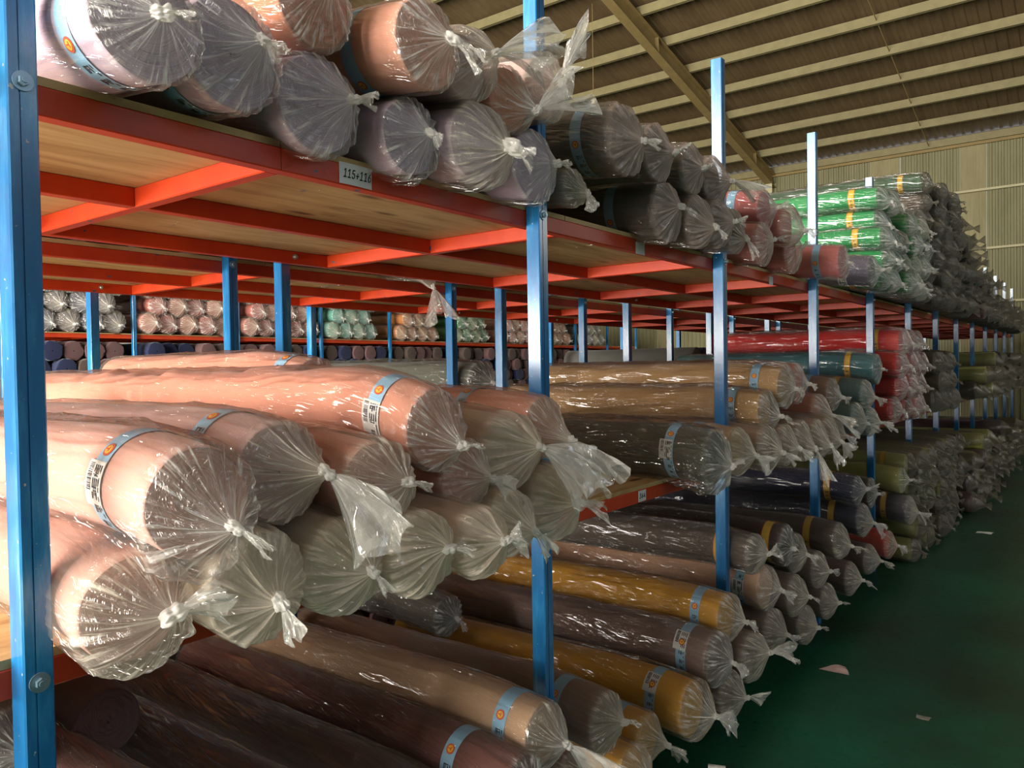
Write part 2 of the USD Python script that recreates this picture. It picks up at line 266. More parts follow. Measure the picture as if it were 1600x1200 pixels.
# ---------------------------------------------------------------- storage racks (each rack run is bolted into one thing)
BAY, PW, PD, BH = 1.58, 0.05, 0.055, 0.055
CROSS0, CROSS = 0.60, 1.225
def post_mesh(x0, y0, h, side):
    sec = Polygon([(0.003, 0), (PD-0.003, 0), (PD, 0.003), (PD, PW-0.003), (PD-0.003, PW), (0.003, PW), (0, PW-0.003), (0, 0.003)])
    gx = PD if side > 0 else 0.0
    sec = sec.difference(sbox(0.004, 0.004, PD-0.004, PW-0.004)).difference(sbox(gx-0.0025, PW*0.36, gx+0.0025, PW*0.36+0.003))
    m = trimesh.creation.extrude_polygon(sec, h, engine='earcut'); m.apply_translation((x0, y0, 0)); return m
def bolt_mesh(x, y, z, s):
    """Washer and hexagon head on a face whose outward direction is s along x."""
    w = cyl((x, y, z), (x+s*0.003, y, z), 0.0175, 24); h = cyl((x+s*0.003, y, z), (x+s*0.012, y, z), 0.0095, 6); t = cyl((x+s*0.012, y, z), (x+s*0.0145, y, z), 0.0055, 12)
    return cat_([w, h, t])
def nut_mesh(x, y, z, s):
    w = cyl((x, y, z), (x+s*0.003, y, z), 0.013, 20); d = trimesh.creation.icosphere(subdivisions=2, radius=0.011); d.apply_scale((1.0, 1, 1)); d.apply_translation((x+s*0.006, y, z)); return cat_([w, d])
def build_rack(name, label, xf, depth, n0, n1, levels, h=3.24, detail=True, xmid=True):
    """xf: x of the aisle face of the front posts; posts n0..n1; levels: z of the beam undersides."""
    t = thing(name, label, 'rack', (0, 0, 0))
    xr = xf-depth
    for n in range(n0, n1+1):
        y = n*BAY
        for x0, s in ((xf-PD, 1), (xr, -1)):
            p = obj('post', post_mesh(x0, y, h, s), BLUE, t)
            if detail and n < 6:
                for zl in levels:
                    if s > 0: obj('bolt', bolt_mesh(xf, y+PW/2, zl+0.035, 1), BOLTM, p)
                    else: obj('bolt', nut_mesh(xr+PD+0.04, y+PW/2+0.02, zl+0.03, 1), STEEL, p)
    ys = [CROSS0+CROSS*k for k in range(-2, 40) if CROSS0+CROSS*k > n0*BAY-0.45 and CROSS0+CROSS*k < n1*BAY+0.7]
    xa, xb = xf-PD-0.001, xr+PD+0.001
    for zl in levels:
        z1 = zl+BH
        for k in range(len(ys)-1):
            a, b = ys[k], ys[k+1]; g = 0.0015
            obj('shelf_board', cbox(xb+0.002, xa-0.002, a+g, b-g, z1, z1+0.017, 0, 0.001), PLY, t)
            e = 0.022
            obj('middle_beam', cbox((xa+xb)/2-0.02, (xa+xb)/2+0.02, a+e, b-e, zl, z1-0.0005, 1, 0.002), ORANGE, t)
        for k in range(0, len(ys)-1, 2):
            a, b = ys[k], ys[min(k+2, len(ys)-1)]
            obj('front_beam', cbox(xa-0.04, xa, a+0.001, b-0.001, zl, z1-0.0005, 1, 0.003), ORANGE, t)
            obj('rear_beam', cbox(xb, xb+0.04, a+0.001, b-0.001, zl, z1-0.0005, 1, 0.003), ORANGE, t)
        for y in ys:
            obj('cross_beam', cbox(xb+0.04, xa-0.04, y-0.02, y+0.02, zl, z1-0.0005, 0, 0.003), ORANGE, t)
    return t
ZU, ZL = 2.204, 1.153
SU, SL = ZU+BH+0.017, ZL+BH+0.017
rack1 = build_rack('storage_rack', 'long blue and orange steel rack nearest the aisle, filled with rolls on three levels', 0.0, 1.445, -1, 12, (ZL, ZU))
rack2 = build_rack('storage_rack', 'second blue and orange rack standing back to back behind the nearest one', -1.79, 1.445, -1, 12, (ZL, ZU))
rack3 = build_rack('storage_rack', 'far blue rack across the next aisle with small rolls along its top shelf', -8.9, 1.445, 0, 12, (ZL, ZU), detail=False)

# tags pasted on the beams, with their handwriting
def tag_paper(y0, w, z0, h, text, label, xs=-0.0555, tilt=0.0):
    t = thing('shelf_tag', label, 'tag', (xs, y0, z0), 'paper tags on the shelf beams' if not label else None)
    v = np.array([[0.0008+0.002*math.sin(i), i/4*w, j*h] for j in range(2) for i in range(5)]); f = [[i, i+1, 6+i, 5+i] for i in range(4)]
    obj('paper', (v, np.array(f)), PAPER, t)
    if text:
        m = meshkit.text_mesh(text, h*0.42, 0.0006); b = m.bounds; s = min(1.0, w*0.8/(b[1, 0]-b[0, 0]))
        q = (m.vertices-[b[0, 0], b[0, 1], 0])*[s, 1.0, 1]; q[:, 0] += q[:, 1]*0.18
        obj('handwriting', trimesh.Trimesh(np.stack([0.0035+q[:, 2], w*0.1+q[:, 0], h*0.3+q[:, 1]], -1), m.faces, process=False), INK, t)
tag_paper(0.775, 0.115, 2.207, 0.055, '115+116', 'white paper tag reading 115+116 on the upper beam under the lilac rolls')
tag_paper(2.355, 0.085, 2.196, 0.05, '', 'blank white paper tag on the upper beam under the charcoal rolls')
tag_paper(2.350, 0.075, 1.158, 0.047, '364', 'white paper tag with handwritten digits on the bare end of the middle shelf')
tag_paper(3.985, 0.075, 2.190, 0.05, '', 'small blank paper tag on the upper beam under the rose rolls')

# ---------------------------------------------------------------- bagged fabric rolls
RNG = np.random.default_rng(7)
def droop(x, drop): return -drop*(np.clip((x+0.34)/0.34, 0, None)**2)+drop*0.0
def fabric_mesh(R, Lr, drop, seed, nt=64, wob=0.02, curl=0.004, nring=26, rows=34):
    """Rolled cloth: slightly lumpy cylinder from x=-Lr to the end face at x=0, wound layers standing uneven on the face."""
    th = np.linspace(0, 2*PI, nt, endpoint=False); rng = np.random.default_rng(seed)
    prof = [(-Lr+0.004, R*0.02), (-Lr, R*0.5), (-Lr, R*0.93), (-Lr+0.012, R)]
    prof += [(x, R) for x in np.linspace(-Lr+0.03, -0.02, rows)] + [(-0.008, R*0.998), (-0.001, R*0.975)]
    ring0 = len(prof)
    prof += [(0.0, r) for r in np.linspace(R*0.955, R*0.02, nring)]
    X = np.array([p[0] for p in prof])[:, None]+0*th; Rr = np.array([p[1] for p in prof])[:, None]+0*th
    body = (Rr > R*0.9) & (np.arange(len(prof))[:, None] < ring0)
    P = np.stack([X*2.2, np.cos(th)[None]*1.3+0*X, np.sin(th)[None]*1.3+0*X], -1)
    Rr = Rr*(1+np.where(body, wob*2*(meshkit.noise(P+seed*3.1, seed)-0.5), 0))
    w = meshkit.noise(np.stack([X*20+2.0*np.sin(th)[None], np.cos(th)[None]*0.8+0*X, np.sin(th)[None]*0.8+0*X], -1)+seed, seed+5)
    m2 = meshkit.noise(np.stack([X*3, np.cos(th)[None]*1.1+0*X, np.sin(th)[None]*1.1+seed+0*X], -1), seed+9)
    Rr = Rr+np.where(body, curl*2.0*np.clip(m2-0.42, 0, 1)*(w-0.6)*2, 0)
    face = np.arange(len(prof))[:, None] >= ring0
    ph = Rr/R*nring*2.2+th[None]/(2*PI)
    lay = 0.0025*np.sin(PI*np.arange(len(prof))[:, None]+0*th)+0.006*(meshkit.noise(np.stack([Rr*160, np.cos(th)[None]*1.5+0*X, np.sin(th)[None]*1.5+seed+0*X], -1), seed+3)-0.5)
    lay += 0.0025*(np.arange(len(prof))[:, None] % 2)
    X = X+np.where(face, lay-0.004-0.012*(1-Rr/R)**2*0, 0)
    Y = Rr*np.cos(th)[None]; Z = Rr*np.sin(th)[None]+droop(X, drop)
    v = np.stack([X, Y, Z], -1).reshape(-1, 3); f = grid_faces(len(prof), nt)
    return v, f[:, ::-1]
def bag_mesh(R, Lr, drop, seed, K=(0.07, 0.2, -0.1), nt=112, fold=0.008, loose=0.0, wr=0.006, rows=36, caps=22, sag=0.0, dome=0.0):
    """Bag round the roll, gathered over the end to a neck at K (x out, and y, z in fractions of R)."""
    rng = np.random.default_rng(seed+100)
    th = np.linspace(-PI/2, 1.5*PI, nt+1); c, s = np.cos(th)[None], np.sin(th)[None]
    Rb = R+0.004+loose
    xs = np.concatenate([[-Lr-0.06, -Lr-0.035, -Lr-0.012], np.linspace(-Lr+0.005, -0.01, rows)])
    rr = np.concatenate([[0.012, R*0.6, R*0.98], np.full(rows, Rb)])
    X = xs[:, None]+0*th[None]; Rr = rr[:, None]+0*th[None]; main = (np.arange(len(xs)) >= 3)[:, None]
    q = np.stack([X*5.5+th[None]*1.1, c*2.2+X*1.2, s*2.2+0*X], -1)
    n1 = meshkit.noise(q+seed*1.7, seed+11); n2 = meshkit.noise(q*2.3+seed*0.9, seed+12)
    ridge = (1-np.abs(2*n1-1))**5+0.7*(1-np.abs(2*n2-1))**5
    Rr = Rr+np.where(main, wr*ridge+np.clip(-s, 0, 1)*sag*np.clip((X+0.5)/0.5, 0, 1), 0)
    body = np.stack([X, Rr*c, Rr*s+droop(X, drop)], -1)
    # cap
    tt = np.linspace(0, 1, caps)[:, None]
    Kx, Ky, Kz = K[0], K[1]*R, K[2]*R-drop
    F = np.zeros_like(th)
    for kf, am in ((rng.integers(9, 13), 0.45), (rng.integers(17, 23), 0.8), (rng.integers(27, 34), 0.6), (rng.integers(4, 7), 0.4)):
        F = F+am*np.sin(kf*th+rng.uniform(0, 6.28))
    F = np.clip(F[None]*0.55+0.35, -0.25, 1.6)+0*tt
    tw = rng.uniform(-0.25, 0.25)
    env = np.sin(PI*np.clip(tt, 0, 1)**0.75)**0.8
    rad = (1-dome)*(1-tt)**0.92+dome*(1-tt**1.9)**0.85*(1-0.25*tt)
    rn = 0.011
    rimr = Rr[-1][None]
    rho = rimr*rad*(1+0.05*env*F)+rn*tt
    thx = th[None]+tw*tt**2
    xx = 0.004+Kx*((1-dome)*tt**2.6+dome*(0.8*tt**0.95+0.2*tt**5))+(0.006+loose*0.9)*np.sin(PI*tt**0.8)+fold*env*np.clip(F, 0, 2)
    cy = Ky*tt**1.25; cz = -drop*(1-tt)+(Kz)*tt**1.25+(-drop)*0
    cz = droop(np.zeros_like(tt), drop)*(1-tt**1.25)+Kz*tt**1.25
    cap = np.stack([xx+0*th[None], cy+rho*np.cos(thx), cz+rho*np.sin(thx)], -1)
    v = np.concatenate([body, cap[1:]], 0)
    nr = v.shape[0]; u = np.linspace(0, 1, nt+1)
    vv = np.concatenate([np.linspace(0, 0.93, len(xs)-1), [0.97], 1+tt[1:, 0]])
    uv = np.stack([u[None]+0*vv[:, None]+seed*0.37, vv[:, None]+0*u[None]], -1).reshape(-1, 2)
    f = grid_faces(nr, nt+1, wrap=False)
    return v.reshape(-1, 3), f[:, ::-1], uv, np.array([Kx, Ky, Kz])
def basis(d):
    d = np.asarray(d, float)/np.linalg.norm(d); a = np.cross(d, [0.3, 0.2, 1.0]); a /= np.linalg.norm(a); return d, a, np.cross(d, a)
def tail_mesh(o, d, L, flare, seed, nt=40, n=12, flat=0.4, curve=0.25):
    """Loose end of the bag beyond the knot: a pleated funnel, pressed flat and ragged at its mouth."""
    rng = np.random.default_rng(seed+200); d, a, b = basis(d)
    ph = rng.uniform(0, PI); a, b = a*math.cos(ph)+b*math.sin(ph), -a*math.sin(ph)+b*math.cos(ph)
    th = np.linspace(0, 2*PI, nt, endpoint=False)[None]; t = np.linspace(0, 1, n)[:, None]
    k1, k2 = rng.integers(3, 6), rng.integers(6, 10)
    pl = 1+t*(0.38*np.sin(k1*th+rng.uniform(0, 6))+0.25*np.sin(k2*th+rng.uniform(0, 6)))
    r = (0.008+(flare-0.008)*t**0.8)*pl
    ln = L*t*(1+0.22*t*np.sin(2*th+rng.uniform(0, 6))+0.12*t*np.sin(5*th+rng.uniform(0, 6)))
    cr = 0.012*t*(meshkit.noise(np.stack([np.cos(th)*3+0*t, np.sin(th)*3+0*t, t*5+seed+0*th], -1), seed)-0.5)
    p = o+ln[..., None]*d+(r*np.cos(th)+cr)[..., None]*a+(r*np.sin(th)*flat+cr)[..., None]*b
    p[..., 2] -= curve*L*(t**2)
    uv = np.stack([np.broadcast_to(th/(2*PI), r.shape), np.broadcast_to(1.3+0.6*t, r.shape)], -1).reshape(-1, 2)
    f = grid_faces(n, nt); return p.reshape(-1, 3), f, uv
def knot_mesh(o, d, size, seed):
    d, a, b = basis(d); m = trimesh.creation.icosphere(subdivisions=3, radius=1.0); v = m.vertices
    k = 0.75+0.55*meshkit.noise(v*2.3+seed, seed)-0.25*np.exp(-(v[:, 0]*4)**2)
    k = k*(1+0.08*np.sin(9*np.arctan2(v[:, 2], v[:, 1])+4*v[:, 0]))
    w = v*k[:, None]*[1.25*size, size, size*0.9]; p = o+w[:, :1]*d+w[:, 1:2]*a+w[:, 2:3]*b
    uv = np.stack([np.arctan2(v[:, 2], v[:, 1])/(2*PI), 1.2+0*v[:, 0]], -1)
    return (p, np.array(m.faces)), uv
def wrap(m2, xb, a0, R, drop, flip=1):
    """Bend a flat mesh (x along the girth, y along the roll axis, z out) onto the roll."""
    v = np.asarray(m2.vertices); th = a0+flip*v[:, 0]/R; r = R+v[:, 2]; x = xb+v[:, 1]
    return trimesh.Trimesh(np.stack([x, r*np.cos(th), r*np.sin(th)+droop(x, drop)], -1), m2.faces, process=False)
def flat_grid(w, h, nx, z):
    xs, ys = np.linspace(0, w, nx+1), np.array([0, h]); v = np.array([[x, y, z] for y in ys for x in xs]); n = nx+1
    f = np.array([[i, i+1, n+i+1, n+i] for i in range(nx)]); f = np.vstack([f[:, [0, 1, 2]], f[:, [0, 2, 3]]]); return trimesh.Trimesh(v, f, process=False)
def glyph(x, y, s, rng, z):
    """One block character of printed strokes, about s across."""
    b = []
    for yy in sorted(rng.choice([0.0, 0.28, 0.55, 0.85], 3, replace=False)): b.append(box(x, x+s*rng.uniform(0.7, 1), y+yy*s, y+yy*s+s*0.13, z, z+0.0006))
    for xx in rng.choice([0.05, 0.42, 0.8], 2, replace=False): b.append(box(x+xx*s, x+xx*s+s*0.13, y+s*rng.uniform(0, 0.2), y+s*rng.uniform(0.75, 1.05), z, z+0.0006))
    return b
def add_band(t, R, drop, xb, a_logo, seed, kind='blue', w=0.045):
    rng = np.random.default_rng(seed+300); L = 2*PI*R
    b = obj('paper_band', wrap(flat_grid(L, w, 48, 0.0022), xb, a_logo, R, drop), BANDBLUE if kind == 'blue' else BANDYEL, t, smooth=True)
    g = []
    for i in range(11): g += glyph(0.05+i*0.034, w*0.32, 0.017, rng, 0.003)
    for i in range(22): g.append(box(0.05+i*0.017, 0.05+i*0.017+0.009, w*0.80, w*0.86, 0.003, 0.0034))
    obj('printed_lettering', wrap(cat_(g), xb, a_logo, R, drop), INK, b)
    if kind == 'blue':
        for dx in (0.012, L*0.5):
            d = trimesh.creation.cylinder(radius=0.014, height=0.0008, sections=20); d.apply_translation((dx, w*0.5, 0.0032))
            e = trimesh.creation.cylinder(radius=0.0095, height=0.0008, sections=16); e.apply_translation((dx, w*0.5, 0.0038))
            k = cat_([box(dx-0.006, dx+0.005, w*0.5+0.001, w*0.5+0.004, 0.0044, 0.0048), box(dx-0.002, dx+0.001, w*0.5-0.007, w*0.5+0.003, 0.0044, 0.0048)])
            obj('printed_logo', wrap(d, xb, a_logo, R, drop), LOGORED, b); obj('printed_logo', wrap(e, xb, a_logo, R, drop), LOGOYEL, b); obj('printed_logo', wrap(k, xb, a_logo, R, drop), LOGORED, b)
    else:
        for y in (0.0, w-0.003): obj('printed_border', wrap(cat_([flat_grid(L, 0.003, 40, 0.0028)]).apply_translation((0, y, 0)), xb, a_logo, R, drop), LOGORED, b)
def add_label(t, R, drop, xb, a0, seed, w=0.085, h=0.06):
    rng = np.random.default_rng(seed+400)
    s = obj('label_sticker', wrap(flat_grid(w, h, 8, 0.0032), xb, a0, R, drop), PAPER, t, smooth=True)
    g = []; x = 0.006
    while x < w-0.03:
        q = rng.uniform(0.0008, 0.0028); g.append(box(x, x+q, h*0.12, h*0.36, 0.0037, 0.0041)); x += q+rng.uniform(0.0008, 0.0022)
    for k in range(4):
        for j in range(int(rng.integers(2, 4))): g.append(box(0.008+j*0.025, 0.008+j*0.025+rng.uniform(0.01, 0.02), h*(0.48+0.12*k), h*(0.48+0.12*k)+0.0032, 0.0037, 0.0041))
    obj('printed_lettering', wrap(cat_(g), xb, a0, R, drop), INK, s)
FAB = {}
def fab(name, col=None):
    if name not in FAB: FAB[name] = mat_fabric('cloth_'+name, col)
    return FAB[name]
def make_roll(pos, R, mat, label, seed, Lr=1.62, drop=0.03, K=(0.05, 0.2, -0.1), tail=((1, 0, -0.6), 0.06, 0.025), film=None, band=None, sticker=None, knot=0.014,
              loose=0.0, fold=0.008, wr=0.006, sag=0.0, group=None, nt=64, bt=112, rows=34, caps=22, yaw=0.0, curl=0.004, bag=True, nring=26, dome=0.1, cat='fabric roll', name='fabric_roll'):
    """pos: centre of the end face. R: outside radius of the bagged roll."""
    t = thing(name, label, cat, (pos[0], pos[1], pos[2]+drop), group, rotz=yaw)
    Rf = R-0.007-loose*0.4
    if tail[2] < 0.05: tail = (tail[0], tail[1]*0.72, tail[2]*1.05)
    K = (K[0]*0.8, K[1], K[2])
    obj('fabric', fabric_mesh(Rf, Lr, drop, seed, nt, curl=curl, rows=rows, nring=nring), mat, t, smooth=True)
    if bag:
        v, f, uv, k = bag_mesh(Rf, Lr, drop, seed, K, bt, fold, loose, wr, rows, caps, sag, dome)
        b = obj('plastic_bag', (v, f), film or FILM, t, smooth=True, uv=uv)
        if knot:
            m, uvk = knot_mesh(k+np.array([knot*0.5, 0, 0]), tail[0], knot, seed)
            obj('knot', m, KNOT if film is not DUSTY else DUSTYTAIL, b, smooth=True, uv=uvk)
            tv, tf, tuv = tail_mesh(k+np.array([knot*0.5, 0, 0])+basis(tail[0])[0]*knot*0.8, tail[0], tail[1], tail[2], seed, nt=40 if bt > 60 else 20, n=12 if bt > 60 else 7)
            obj('bag_tail', (tv, tf), TAIL if film is not DUSTY else DUSTYTAIL, b, smooth=True, uv=tuv)
    if band: add_band(t, Rf, drop, band[0], band[1], seed, band[2] if len(band) > 2 else 'blue')
    if sticker: add_label(t, Rf, drop, sticker[0], sticker[1], seed)
    return t

COL = {'lilac': (0.52, 0.40, 0.49), 'peach': (0.74, 0.36, 0.25), 'rust': (0.52, 0.20, 0.11), 'orange': (0.66, 0.27, 0.15), 'pale_pink': (0.74, 0.50, 0.47), 'charcoal': (0.11, 0.107, 0.095),
       'rose': (0.58, 0.17, 0.16), 'slate': (0.13, 0.12, 0.17), 'salmon': (0.58, 0.31, 0.25), 'apricot': (0.64, 0.29, 0.20), 'mauve': (0.46, 0.27, 0.26), 'greige': (0.52, 0.43, 0.32),
       'beige': (0.56, 0.43, 0.31), 'terracotta': (0.58, 0.27, 0.21), 'grey_green': (0.085, 0.09, 0.07), 'tan': (0.46, 0.28, 0.12), 'coral': (0.62, 0.24, 0.17), 'cocoa': (0.30, 0.18, 0.12),
       'teal': (0.05, 0.17, 0.19), 'red': (0.62, 0.018, 0.014), 'green': (0.015, 0.28, 0.075), 'camel': (0.52, 0.33, 0.20), 'brown': (0.25, 0.155, 0.105), 'mustard': (0.62, 0.31, 0.02),
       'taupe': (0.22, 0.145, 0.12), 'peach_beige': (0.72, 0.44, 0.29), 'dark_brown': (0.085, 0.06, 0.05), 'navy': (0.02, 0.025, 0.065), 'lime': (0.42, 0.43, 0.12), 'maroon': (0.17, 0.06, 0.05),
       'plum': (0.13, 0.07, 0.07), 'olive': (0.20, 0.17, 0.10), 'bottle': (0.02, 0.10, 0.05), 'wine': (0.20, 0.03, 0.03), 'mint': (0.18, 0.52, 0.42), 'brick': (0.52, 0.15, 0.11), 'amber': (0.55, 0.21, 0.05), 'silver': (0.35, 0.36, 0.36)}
for k, c in COL.items(): fab(k, c)
D2R = PI/180
